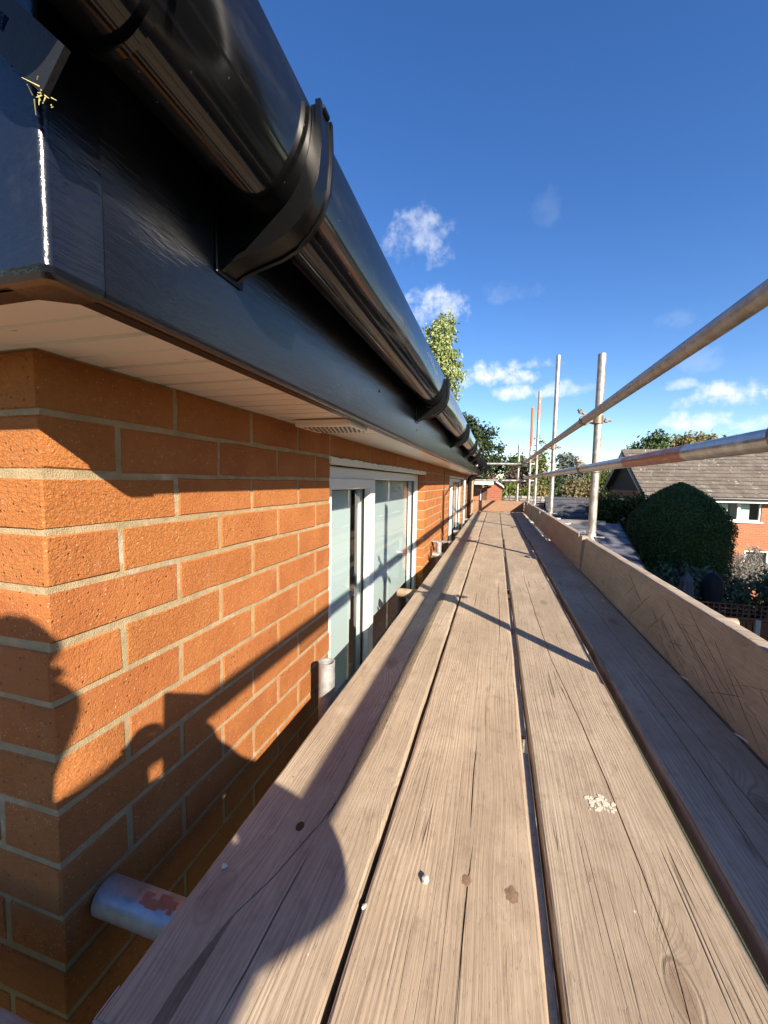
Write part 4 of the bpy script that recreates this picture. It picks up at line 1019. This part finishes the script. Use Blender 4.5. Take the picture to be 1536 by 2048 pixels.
# brick outbuilding beyond the end rails
ob = thing('brick_outbuilding', 'small red brick outbuilding with a brown door and white eaves beyond the end rails', 'outbuilding', (0, 0, 0))
m = MB(); m.box(-3.0, -.50, 14.0, 17.5, GZ, .46); m.prism([(-3.0, .461), (-.50, .461), (-1.75, 1.1)], 'y', 14.0, 17.5); m.build('wall', m_far_brick, ob)
m = MB(); m.box(-.32, .20, 15.2, 18.4, GZ, .42); m.prism([(-.32, .421), (.20, .421), (-.1, .66)], 'y', 15.2, 18.4); m.build('wing', m_far_brick_r, ob)
MB().box(-.498, -.322, 14.25, 14.32, GZ, .30).build('door', m_shed, ob)
MB().box(-.52, -.498, 13.96, 14.2, GZ, .3).build('door_post', m_white_far, ob)
MB().box(-.70, -.10, 13.4, 15.0, .50, .64, .01).build('white_eaves', m_white_far, ob)
m = MB(); m.prism([(-.12, .66), (.26, .40), (.26, .46), (-.12, .72)], 'y', 15.1, 15.19); m.build('barge_board', m_white_far, ob)
MB().path([(-.66, 13.45, .30), (-.40, 13.7, .36), (-.2, 14.1, .43)], .035, 8).build('gutter', m_black, ob)
# stone wall
sw = thing('stone_wall', 'mottled grey stone garden wall behind the short end pole', 'wall', (0, 0, 0))
MB().box(.38, 2.25, 20.05, 20.35, GZ, -.16).build('wall_core', m_stone, sw)
st = MB(); rr = random.Random(9); z = -1.9
while z < -.12:
    h = rr.uniform(.09, .16); x = .36
    while x < 2.26:
        w = rr.uniform(.12, .32); st.cur = rr.random(); dy = rr.uniform(-.04, .02); st.box(x+.008, min(x+w, 2.27)-.006, 19.99+dy, 20.2, z+.006, z+h-.006, .02); x += w
    z += h
kind(st.build('stones', m_stone, sw), 'stuff')

# ------------------------------------------------------------------ garden: fence with trellis, parasol, covered heater
fn = thing('garden_fence', 'dark red-brown fence topped with square trellis between concrete posts', 'fence', (0, 0, 0))
fy = 11.2; ft = -2.19
fposts = [4.35, 6.0, 7.8, 9.6]
for x in fposts: MB().box(x-.05, x+.05, fy-.05, fy+.05, GZ, ft-.34, .01).build('fence_post', m_conc, fn)
slat = MB().box(-.011, .011, -.006, .006, -.16, .16).mesh('trellis_slat'); slat.materials.append(m_fence)
hs_ = MB().box(-.83, .83, -.007, .005, -.011, .011).mesh('trellis_rail'); hs_.materials.append(m_fence)
pb = MB().box(-.052, .052, -.011, .011, -1.9/2, 0.9).mesh('fence_board'); pb.materials.append(m_fence)
for xa, xb in zip(fposts, fposts[1:]):
    n = int((xb-xa)/.118)
    for i in range(n+1): link('trellis_slat', slat, None, fn, (xa+.06+i*(xb-xa-.12)/n, fy, ft-.16))
    for k in range(4):
        o = link('trellis_rail', hs_, None, fn, ((xa+xb)/2, fy-.013, ft-.012-k*.1)); o.scale.x = (xb-xa)/1.7
    MB().box(xa+.05, xb-.05, fy-.03, fy+.03, ft-.36, ft-.322).build('panel_top', m_fence, fn)
    n = int((xb-xa-.1)/.115)
    for i in range(n): link('fence_board', pb, None, fn, (xa+.11+i*.115, fy+(.012 if i % 2 else -.012), ft-.36-.92))
# closed parasol
pa = thing('parasol', 'closed charcoal canvas parasol standing by the laurel bushes', 'parasol', (4.93, 12.2, GZ))
MB().tube((0, 0, 0), (0, 0, 2.72), .022, seg=10).build('pole', m_black, pa)
MB().tube((0, 0, 0), (0, 0, .06), .25, seg=20).build('base', m_conc, pa)
m = MB(); n = 32
prof = [(2.74, .012), (2.68, .035), (2.62, .07), (2.50, .145), (2.47, .165), (2.46, .13), (2.3, .15), (2.0, .175), (1.6, .185), (1.25, .16)]
vs_ = []
for z, r_2 in prof:
    for k in range(n):
        a = 6.2832*k/n; q = r_2*(1+(.16*math.cos(a*8) if z < 2.46 else .05*math.cos(a*8))); vs_.append((q*math.cos(a), q*math.sin(a), z))
m.add(vs_, [(i*n+k, i*n+(k+1) % n, (i+1)*n+(k+1) % n, (i+1)*n+k) for i in range(len(prof)-1) for k in range(n)])
m.build('canopy', m_parasol, pa, 35)
# covered garden heater
hc = MB(); prof = [(2.72, .02), (2.66, .12), (2.55, .20), (2.35, .235), (1.9, .215), (1.2, .22), (.4, .25), (.0, .27)]; vs_ = []
for z, r_2 in prof:
    for k in range(n):
        a = 6.2832*k/n; q = r_2*(1+.05*math.sin(a*5+z*2)+.03*math.sin(a*11+z*5)); vs_.append((q*math.cos(a), q*math.sin(a), z))
hc.add(vs_, [(i*n+k, i*n+(k+1) % n, (i+1)*n+(k+1) % n, (i+1)*n+k) for i in range(len(prof)-1) for k in range(n)]+[tuple(range(n-1, -1, -1))])
cv = thing('covered_heater', 'tall dark navy fabric cover standing against the hedge beside the parasol', 'cover', (5.55, 12.3, GZ))
hc.build('fabric_cover', m_navy, cv, 40)
MB().tube((.02, 0, 2.70), (.02, 0, 2.80), .012, seg=8).build('top_loop', m_black, cv)

# ------------------------------------------------------------------ trees and shrubs
def crown(name, mat, parent, blobs, n, leaf, seed, shell=.55, flat=0, up=0, aspect=.55):
    """leaf-sized faces spread through blobs (x, y, z, rx, ry, rz)"""
    rr = random.Random(seed); m = MB(); vols = [(b[3]*b[4]*b[5])**.67 for b in blobs]; tot = sum(vols)
    for b, v in zip(blobs, vols):
        cnt = int(n*v/tot); 
        # clumps inside the blob
        ncl = max(6, cnt//26); cl = []
        for i in range(ncl):
            d = Vector((rr.gauss(0, 1), rr.gauss(0, 1), rr.gauss(0, 1))).normalized()
            q = shell+(1-shell)*rr.random()**.5
            q *= 1+.16*noise.noise(d*2.2+Vector((b[0], b[1], seed)))*2
            cl.append((Vector((b[0]+d.x*b[3]*q, b[1]+d.y*b[4]*q, b[2]+d.z*b[5]*q)), d))
        for i in range(cnt):
            c, d = cl[i % ncl]; s = leaf*rr.uniform(.6, 1.3)
            p = c+Vector((rr.gauss(0, 1), rr.gauss(0, 1), rr.gauss(0, 1)))*leaf*1.5
            nrm = (d*.8+Vector((rr.gauss(0, .7), rr.gauss(0, .7), rr.gauss(0, .7)+.3))).normalized()
            a = nrm.orthogonal().normalized(); a = (a*math.cos(i*2.4)+nrm.cross(a)*math.sin(i*2.4))
            if up: a = (a+Vector((0, 0, up))).normalized()
            bb = nrm.cross(a).normalized()*s*aspect; a = a*s
            m.cur = min(1, max(0, rr.gauss(.5, .22)))
            k = len(m.v); m.v += [tuple(p-a), tuple(p+bb+nrm*s*.15), tuple(p+a), tuple(p-bb+nrm*s*.15)]; m.f.append([k, k+1, k+2, k+3]); m.r.append(m.cur)
    me = bpy.data.meshes.new(name); me.from_pydata(m.v, [], m.f); at = me.attributes.new('rnd', 'FLOAT', 'FACE'); at.data.foreach_set('value', m.r)
    return link(name, me, mat, parent)
def tree(name, label, base, trunk_top, tr, blobs, n, leaf, mat, seed, cat='tree', group='trees beyond the gardens', **k):
    t = thing(name, label, cat, base, group); rr = random.Random(seed); bx, by, bz = base
    m = MB(); H = trunk_top-bz; pts = [(rr.uniform(-.02, .02)*H*i/6*.6, rr.uniform(-.02, .02)*H*i/6*.6, H*i/6) for i in range(7)]
    m.path(pts, [tr*(1-.11*i) for i in range(7)], 8)
    for b in blobs[:8]:
        e = Vector((b[0]-bx, b[1]-by, b[2]-bz)); s = Vector(pts[rr.randrange(2, 6)]); mid = (s+e)/2+Vector((rr.uniform(-.1, .1), rr.uniform(-.1, .1), -.1))*e.length*.2
        m.path([s, mid, e], [tr*.4, tr*.26, tr*.1], 6)
    m.build('trunk', m_bark, t, 50)
    crown('crown', mat, t, [(b[0]-bx, b[1]-by, b[2]-bz, b[3], b[4], b[5]) for b in blobs], n, leaf, seed, **k)
    return t
rr = random.Random(77)
def cluster(cx, cy, z0, z1, rad, n, seed, taper=.3, rb=.5):
    q = random.Random(seed); out = []
    for i in range(n):
        t = (i+.5)/n; z = z0+(z1-z0)*t; r = rad*(1-taper*abs(2*t-.9)**1.6)
        a = q.uniform(0, 6.283); d = r*q.uniform(.1, .62); s = rad*rb*q.uniform(.75, 1.2)
        out.append((cx+math.cos(a)*d, cy+math.sin(a)*d, z, s, s, s*q.uniform(.7, 1)))
    return out
# tall poplar
tree('poplar_tree', 'tall narrow pale green poplar rising above the gutter', (-6.0, 42, GZ), 15, .35, [(-6.0+q.uniform(-1.1, 1.1)*(1-max(0, (z-11)/7)), 42+q.uniform(-1, 1), z, 1.6*(1.05-max(0, (z-11)/12)), 1.5, 1.8) for q in [random.Random(5)] for z in [1+1.0*i for i in range(16)]], 19000, .18, L_poplar, 1, up=.5, shell=.5)
tree('oak_tree', 'dark broad oak standing just past the end of the gutter', (-1.7, 30, GZ), 3, .35, cluster(-1.8, 30, .2, 4.6, 2.1, 13, 3, .35, .45)+[(-.2, 30, 2.0, .8, .8, .6), (-.5, 29.8, 3.2, .7, .7, .5), (-2.6, 30, 4.4, .9, .9, .7)], 14000, .13, L_dark, 2)
tree('round_tree', 'rounded mid green tree behind the end rails', (1.2, 28, GZ), .8, .2, cluster(1.25, 28, -.6, 1.9, 1.25, 9, 5, .4, .5), 7000, .12, L_mid, 3)
tree('copper_shrub', 'brownish red shrub framed by the two end rails', (1.0, 25.5, GZ), .3, .12, cluster(1.05, 25.5, -.5, 1.15, 1.0, 7, 6, .3, .5)+[(-.1, 26, .4, .6, .5, .6)], 5000, .10, L_red, 4, 'shrub', 'garden shrubs')
tree('green_shrub', 'bright green shrub above the stone wall', (.75, 22, GZ), -.5, .1, cluster(.55, 22, -.9, .35, .75, 7, 7, .3, .5)+cluster(1.45, 22, -.9, .2, .6, 5, 8, .3, .5), 6000, .085, L_yel, 5, 'shrub', 'garden shrubs')
tree('cone_tree', 'pointed yellow-green tree behind the two far poles', (2.4, 25, GZ), 2, .16, [(2.4+q.uniform(-.35, .35)*(1-t), 25+q.uniform(-.3, .3), -1.6+4.3*t, .95*(1.06-t), .95*(1.06-t), .7) for q in [random.Random(8)] for t in [i/11 for i in range(12)]], 8000, .10, L_yel, 6, up=.4)
tree('autumn_shrub', 'rusty brown bush at the foot of the pointed tree', (2.3, 22.6, GZ), -.3, .1, cluster(2.25, 22.6, -1.0, .3, .6, 6, 9, .3, .55), 3500, .08, L_autumn, 7, 'shrub', 'garden shrubs')
tree('eucalyptus_tree', 'grey-green loose tree between the tall bare pole and the thick pole', (4.0, 26, GZ), 1.5, .15, cluster(4.0, 26, -.3, 2.0, .95, 9, 10, .4, .48), 6000, .10, L_grey, 8)
tree('green_bush', 'dark green bush beside the grey-green tree', (3.1, 25.4, GZ), 0, .12, cluster(3.1, 25.2, -1.2, 1.0, .65, 6, 12, .3, .55), 4000, .10, L_mid, 9, 'shrub', 'garden shrubs')
tree('straw_shrub', 'straw coloured twiggy bush behind the slate roof', (4.0, 23, GZ), -.4, .1, cluster(3.6, 23, -1.0, .45, .9, 7, 13, .3, .5)+cluster(4.7, 23.2, -1.0, .65, .7, 6, 14, .3, .5), 7000, .085, L_straw, 10, 'shrub', 'garden shrubs', up=.5)
tree('willow_tree', 'light green weeping tree beside the neighbour gable', (7.3, 31, GZ), 1.5, .2, cluster(7.2, 31, -1.0, 1.4, 1.2, 10, 15, .3, .45)+[(5.9, 30.5, .6, .7, .7, .9)], 6000, .13, L_yel, 11, up=-1.2, aspect=.25)
tree('conifer_hedge', 'spreading dark conifer with sunlit yellow-green tips beside the round yew', (4.5, 17, GZ), -.6, .15, cluster(4.05, 17, -2.6, .0, .75, 9, 16, .3, .5)+cluster(5.0, 17.2, -2.6, .15, .8, 10, 17, .3, .5), 13000, .085, L_conifer, 12, 'conifer', 'garden shrubs', up=.25, aspect=.35)
# clipped yew dome: tight shell
yw = thing('clipped_yew', 'large dark green clipped yew dome in front of the neighbour house', 'yew', (5.7, 15, GZ))
MB().path([(0, 0, 0), (.03, 0, 1.6), (0, .02, 3.4)], [.16, .12, .05], 8).build('trunk', m_bark, yw, 50)
m = MB(); q = random.Random(31); prof = lambda z: 1.41*(max(0, 1-max(0, (z+.9)/1.53)**1.8)**.8 if z > -.9 else (1-.13*min(1, (-.9-z)/2.0)**1.5))
def ywp(a, z): 
    r = prof(z); b = 1+.04*noise.noise((math.cos(a)*2, math.sin(a)*2, z*1.3))+.045*noise.noise((math.cos(a)*6, math.sin(a)*6, z*4.5)); return Vector((r*b*math.cos(a)-.03*0, r*b*math.sin(a), z-GZ))
for i in range(42000):
    z = q.uniform(-3.9, .63); 
    if q.random() < .30: z = .63-1.5*q.random()**2
    a = q.uniform(math.pi*.75, math.pi*2.25); p = ywp(a, z); s = .032*q.uniform(.6, 1.4)
    nr = Vector((math.cos(a), math.sin(a), max(0, (z+.6)*1.0))).normalized(); p = p+nr*(q.uniform(-.10, .04) if q.random() < .9 else q.uniform(.02, .075))
    nn = (nr+Vector((q.gauss(0, .6), q.gauss(0, .6), q.gauss(0, .6)))).normalized(); aa = nn.orthogonal().normalized(); t = q.uniform(0, 6.3); aa = aa*math.cos(t)+nn.cross(aa)*math.sin(t); b2 = nn.cross(aa)*s*.5; aa = aa*s
    k = len(m.v); m.v += [tuple(p-aa), tuple(p+b2), tuple(p+aa), tuple(p-b2)]; m.f.append([k, k+1, k+2, k+3]); m.r.append(min(1, max(0, q.gauss(.5, .22))))
me = bpy.data.meshes.new('crown'); me.from_pydata(m.v, [], m.f); at = me.attributes.new('rnd', 'FLOAT', 'FACE'); at.data.foreach_set('value', m.r); link('crown', me, L_yew, yw)
m = MB(); n = 40; zs = [-4.2+.2*i for i in range(24)]
vs_ = [(ywp(6.2832*k/n, min(z, .60))*1.0) for z in zs for k in range(n)]; vs_ = [Vector((v.x*.94, v.y*.94, v.z-.03)) for v in vs_]
m.add(vs_, [(i*n+k, i*n+(k+1) % n, (i+1)*n+(k+1) % n, (i+1)*n+k) for i in range(len(zs)-1) for k in range(n)]); m.build('inner_growth', L_yew, yw, 60)
# laurels and hedges
def bush(name, label, blobs, n, leaf, mat, seed, cat='shrub', **k):
    b0 = blobs[0]; t = thing(name, label, cat, (b0[0], b0[1], GZ), 'garden shrubs')
    MB().path([(0, 0, 0), (.02, .02, (b0[2]-GZ)*.5), (0, 0, b0[2]-GZ)], [.06, .05, .02], 6).build('trunk', m_bark, t, 50)
    for i in range(5):
        a = i*1.257+seed; MB().path([(0, 0, .1), (.2*math.cos(a), .2*math.sin(a), .6*(b0[2]-GZ)), (.4*math.cos(a), .4*math.sin(a), b0[2]-GZ)], [.03, .025, .01], 5).build('stem', m_bark, t)
    crown('crown', mat, t, [(b[0]-b0[0], b[1]-b0[1], b[2]-GZ, b[3], b[4], b[5]) for b in blobs], n, leaf, seed, **k); return t
bush('laurel_bush', 'broad-leaved laurel bush behind the closed parasol', [(5.0, 13.1, -2.6, .7, .6, .75), (4.5, 13.2, -2.8, .6, .5, .6), (5.6, 13.1, -2.5, .6, .5, .8)]+cluster(5.1, 13.1, -3.6, -2.0, .9, 8, 18), 7000, .075, L_laurel, 13)
bush('dark_laurel', 'dark shrub between the garage verge and the laurel', cluster(4.15, 13.4, -3.6, -2.0, .7, 8, 19)+[(3.95, 14.4, -2.0, .5, .5, .6)], 5000, .075, L_conifer, 14)
bush('privet_hedge', 'rounded privet hedge right of the navy cover below the neighbour windows', cluster(6.6, 13.3, -3.8, -2.15, .75, 9, 20)+cluster(7.6, 13.5, -3.8, -2.05, .8, 9, 21)+cluster(8.5, 13.6, -3.8, -2.0, .8, 9, 22), 15000, .065, L_laurel, 15, 'hedge')
bush('plume_shrub', 'feathery grey plumed shrub in front of the neighbour ground floor window', [(9.1, 18.6, -2.7, .4, .4, .6), (9.7, 18.8, -2.75, .5, .4, .55), (10.3, 18.8, -2.95, .5, .4, .5), (9.75, 18.8, -2.1, .16, .15, .3)], 6500, .06, L_smoke, 16, up=1.2, aspect=.25)
bush('autumn_bush', 'yellowing bush between the yew and the plumed shrub', [(8.55, 18.9, -2.3, .4, .35, .5), (8.4, 18.9, -2.9, .4, .35, .5), (8.75, 18.9, -1.9, .25, .2, .3)], 2600, .07, L_autumn, 17)
# wood behind the neighbour roof
for i, (cx, cz, rd, mt_, lb) in enumerate([(11.3, 2.7, 1.3, L_mid, 'low dark tree top left of the crowns above the neighbour roof'), (13.2, 3.4, 2.0, L_mid, 'full green tree crown above the neighbour roof ridge'), (15.4, 3.4, 1.9, L_autumn, 'olive tree crown above the neighbour roof beside the full green one'), (17.3, 3.3, 1.8, L_autumn, 'yellowing tree crown above the neighbour roof'), (19.2, 3.0, 2.0, L_autumn, 'last yellowing tree crown along the neighbour roof')]):
    tree('wood_tree', lb, (cx, 40+i*.4, GZ), cz-1, .3, cluster(cx, 40+i*.4, cz-3.2, cz+rd*.6, rd, 11, 40+i, .35, .42), 6500, .15, mt_, 50+i)
# low far belt of trees closing the horizon
bel = thing('tree_belt', 'low far belt of hedgerow trees along the horizon', 'tree belt', (0, 0, GZ)); bel['kind'] = 'stuff'
q = random.Random(90); bl = []
for i in range(90):
    a = R(-75+165*i/90); d = q.uniform(75, 110); hgt = q.uniform(1.5, 3.6); bl.append((math.sin(a)*d, math.cos(a)*d, hgt-1.0, q.uniform(3, 5), 3, hgt))
crown('crowns', L_mid, bel, bl, 26000, .5, 91)
# unseen trees added on the right to shade the yew and gardens
tree('added_shade_tree', 'unseen broad leafy tree added right of the scaffold to shade the yew', (11.2, 7.8, GZ), 2.5, .3, cluster(11.2, 7.8, -2.6, 5.0, 2.7, 16, 60, .3, .45), 12000, .26, L_mid, 60, group='unseen added shade trees')
tree('added_shade_tree', 'unseen tall leafy tree added beside the broad one to shade the gardens', (13.0, 4.0, GZ), 3, .3, cluster(13.0, 4.2, -2.0, 6.6, 2.6, 16, 61, .3, .45), 11000, .26, L_dark, 61, group='unseen added shade trees')

tree('added_wall_shade_tree', 'unseen bushy tree added beside the scaffold to shade the lower wall', (5.2, -4.0, GZ), -.5, .2, cluster(5.2, -4.0, -3.6, .3, 1.5, 12, 62, .25, .5), 8000, .24, L_mid, 62, group='unseen added shade trees')  # unseen trees added to keep sun off the wall below the boards
tree('added_wall_shade_tree', 'second unseen bushy tree added farther back to shade the lower wall', (5.2, -6.6, GZ), -.5, .2, cluster(5.2, -6.6, -3.6, .3, 1.5, 12, 63, .25, .5), 8000, .24, L_mid, 63, group='unseen added shade trees')
# ------------------------------------------------------------------ the photographer crouching on the return platform
def person():
    root = thing('person', 'person in a navy jacket crouching on the return platform and holding up a phone', 'person', (.05, -.8, 0))
    B = {  # name: (parent, pos, radius)
     'pelvis': (None, (.06, -.86, .24), .135), 'belly': ('pelvis', (.05, -.70, .33), .15), 'chest': ('belly', (.03, -.43, .45), .17), 'neckb': ('chest', (.03, -.43, .55), .085), 'neck': ('neckb', (.015, -.405, .62), .06),
     'head': ('neck', (.0, -.385, .70), .105), 'crown': ('head', (-.005, -.375, .78), .108),
     'shR': ('chest', (.195, -.45, .50), .055), 'elR': ('shR', (.335, -.135, .44), .042), 'wrR': ('elR', (.085, -.045, .425), .034),
     'shL': ('chest', (-.115, -.48, .50), .068), 'elL': ('shL', (-.205, -.26, .37), .047), 'wrL': ('elL', (-.10, -.06, .42), .034),
     'hiR': ('pelvis', (.17, -.80, .20), .095), 'knR': ('hiR', (.09, -.15, .485), .096), 'anR': ('knR', (.15, -.44, .07), .047), 'toR': ('anR', (.17, -.25, .036), .036),
     'hiL': ('pelvis', (-.05, -.80, .20), .095), 'knL': ('hiL', (-.075, -.165, .44), .085), 'anL': ('knL', (-.08, -.46, .07), .047), 'toL': ('anL', (-.10, -.27, .036), .036)}
    def hand(pfx, w, palm, fingers):
        B[pfx+'palm'] = (w, palm, .024)
        for j, pts in enumerate(fingers):
            par = pfx+'palm'
            for k, p in enumerate(pts): B['%sf%d%d' % (pfx, j, k)] = (par, p, .0092-.0008*k); par = '%sf%d%d' % (pfx, j, k)
    # right hand grips the phone's right edge, left hand its left edge
    hand('R', 'wrR', (.05, -.035, .445), [[(.038, -.022, .462+.018*j), (.022, -.0135, .466+.018*j), (.004, -.0125, .468+.018*j)] if j < 3 else [(.04, -.028, .425), (.024, -.0135, .428), (.008, -.0125, .43)] for j in range(4)]+[[(.04, -.055, .47), (.018, -.05, .49), (.0, -.045, .497)]])
    hand('L', 'wrL', (-.105, -.045, .43), [[(-.098, -.03, .44+.018*j), (-.086, -.0235, .445+.018*j), (-.070, -.0225, .447+.018*j)] for j in range(4)]+[[(-.09, -.062, .46), (-.075, -.055, .48), (-.06, -.05, .49)]])
    nm = list(B); idx = {k: i for i, k in enumerate(nm)}; c0 = Vector((.05, -.8, 0))
    me = bpy.data.meshes.new('body'); me.from_pydata([Vector(B[k][1])-c0 for k in nm], [(idx[B[k][0]], idx[k]) for k in nm if B[k][0]], [])
    o = bpy.data.objects.new('body', me); COL.objects.link(o)
    sk = o.modifiers.new('skin', 'SKIN'); sk.use_smooth_shade = True
    for k in nm: rad = B[k][2]*(1.22 if k in ('pelvis', 'belly', 'chest', 'neckb', 'knR', 'knL', 'hiR', 'hiL', 'elL', 'wrR', 'wrL', 'shL') else 1); me.skin_vertices[0].data[idx[k]].radius = (rad, rad)
    me.skin_vertices[0].data[idx['pelvis']].use_root = True
    sb = o.modifiers.new('sub', 'SUBSURF'); sb.levels = 2; sb.render_levels = 2
    dg = bpy.context.evaluated_depsgraph_get(); ev = bpy.data.meshes.new_from_object(o.evaluated_get(dg)); bpy.data.objects.remove(o)
    mats = [plain('navy_jacket', (.02, .03, .06), .8, .2, var=.2, sc=40, bump=.3), plain('dark_trousers', (.035, .035, .04), .85, .2, var=.2, sc=60), plain('skin_tone', (.52, .31, .22), .55, .4, var=.08, sc=30), plain('brown_boots', (.09, .05, .03), .6, .3, var=.2)]
    ev.materials.clear()
    for q in mats: ev.materials.append(q)
    def sec(k):
        if k in ('head', 'crown', 'neck') or k[1:].startswith(('palm', 'f')) : return 2
        if k in ('wrR', 'wrL'): return 0
        if k.startswith(('hi', 'kn', 'pelvis')): return 1
        if k.startswith(('an', 'to')): return 3
        return 0
    ctr = [(Vector(B[k][1])-c0, sec(k), B[k][2]) for k in nm]
    for p in ev.polygons:
        p.material_index = min(ctr, key=lambda c: (c[0]-p.center).length-c[2])[1]; p.use_smooth = True
    body = link('body', ev, None, root)
    bmh = bmesh.new(); bmesh.ops.create_icosphere(bmh, subdivisions=3, radius=1)
    bmesh.ops.delete(bmh, geom=[v for v in bmh.verts if (v.co.y > .35 and v.co.z < .45) or v.co.z < -.35], context='VERTS')
    hc_ = Vector((-.004, -.384, .742))-c0
    for v in bmh.verts:
        w_ = 1+.03*noise.noise(v.co*5); v.co = hc_+Vector((v.co.x*.094*w_, v.co.y*.106*w_, v.co.z*.116*w_))
    me = bpy.data.meshes.new('hair'); bmh.to_mesh(me); bmh.free(); link('hair', me, plain('brown_hair', (.05, .03, .018), .6, .3, var=.3, sc=90, bump=.8), body)
    fc = MB(); f0 = Vector((-.004, -.295, .735))-c0
    fc.path([f0+Vector((0, -.018, .02)), f0+Vector((0, .004, -.012)), f0+Vector((0, -.012, -.02))], [.007, .012, .006], 8); fc.build('nose', mats[2], body, 60)
    for sx in (-1, 1):
        MB().path([f0+Vector((sx*.03-.012, -.012, .022)), f0+Vector((sx*.03+.012, -.012, .022))], .007, 8).build('eye', m_upvc, body, 60)
        MB().path([Vector((-.004+sx*.086, -.385, .76))-c0, Vector((-.004+sx*.094, -.39, .735))-c0, Vector((-.004+sx*.086, -.385, .712))-c0], [.008, .013, .007], 8).build('ear', mats[2], body, 60)
    MB().path([f0+Vector((-.022, -.014, -.045)), f0+Vector((0, -.006, -.047)), f0+Vector((.022, -.014, -.045))], .006, 8).build('mouth', plain('lips', (.4, .16, .13), .5), body, 60)
person()
# phone in the hands; the lens corner is its upper right, seen from behind
fwd = Vector((-math.sin(YAW)*math.cos(PITCH), math.cos(YAW)*math.cos(PITCH), -math.sin(PITCH)))
ph = MB().box(-.064, .013, -.014, -.0062, -.132, .014, .002).build('phone', m_black)
ph.matrix_world = Matrix.Translation((0, 0, CH)) @ Matrix.Rotation(YAW, 4, 'Z') @ Matrix.Rotation(-PITCH, 4, 'X')
tag(ph, 'black phone held upright by the crouching person', 'phone')
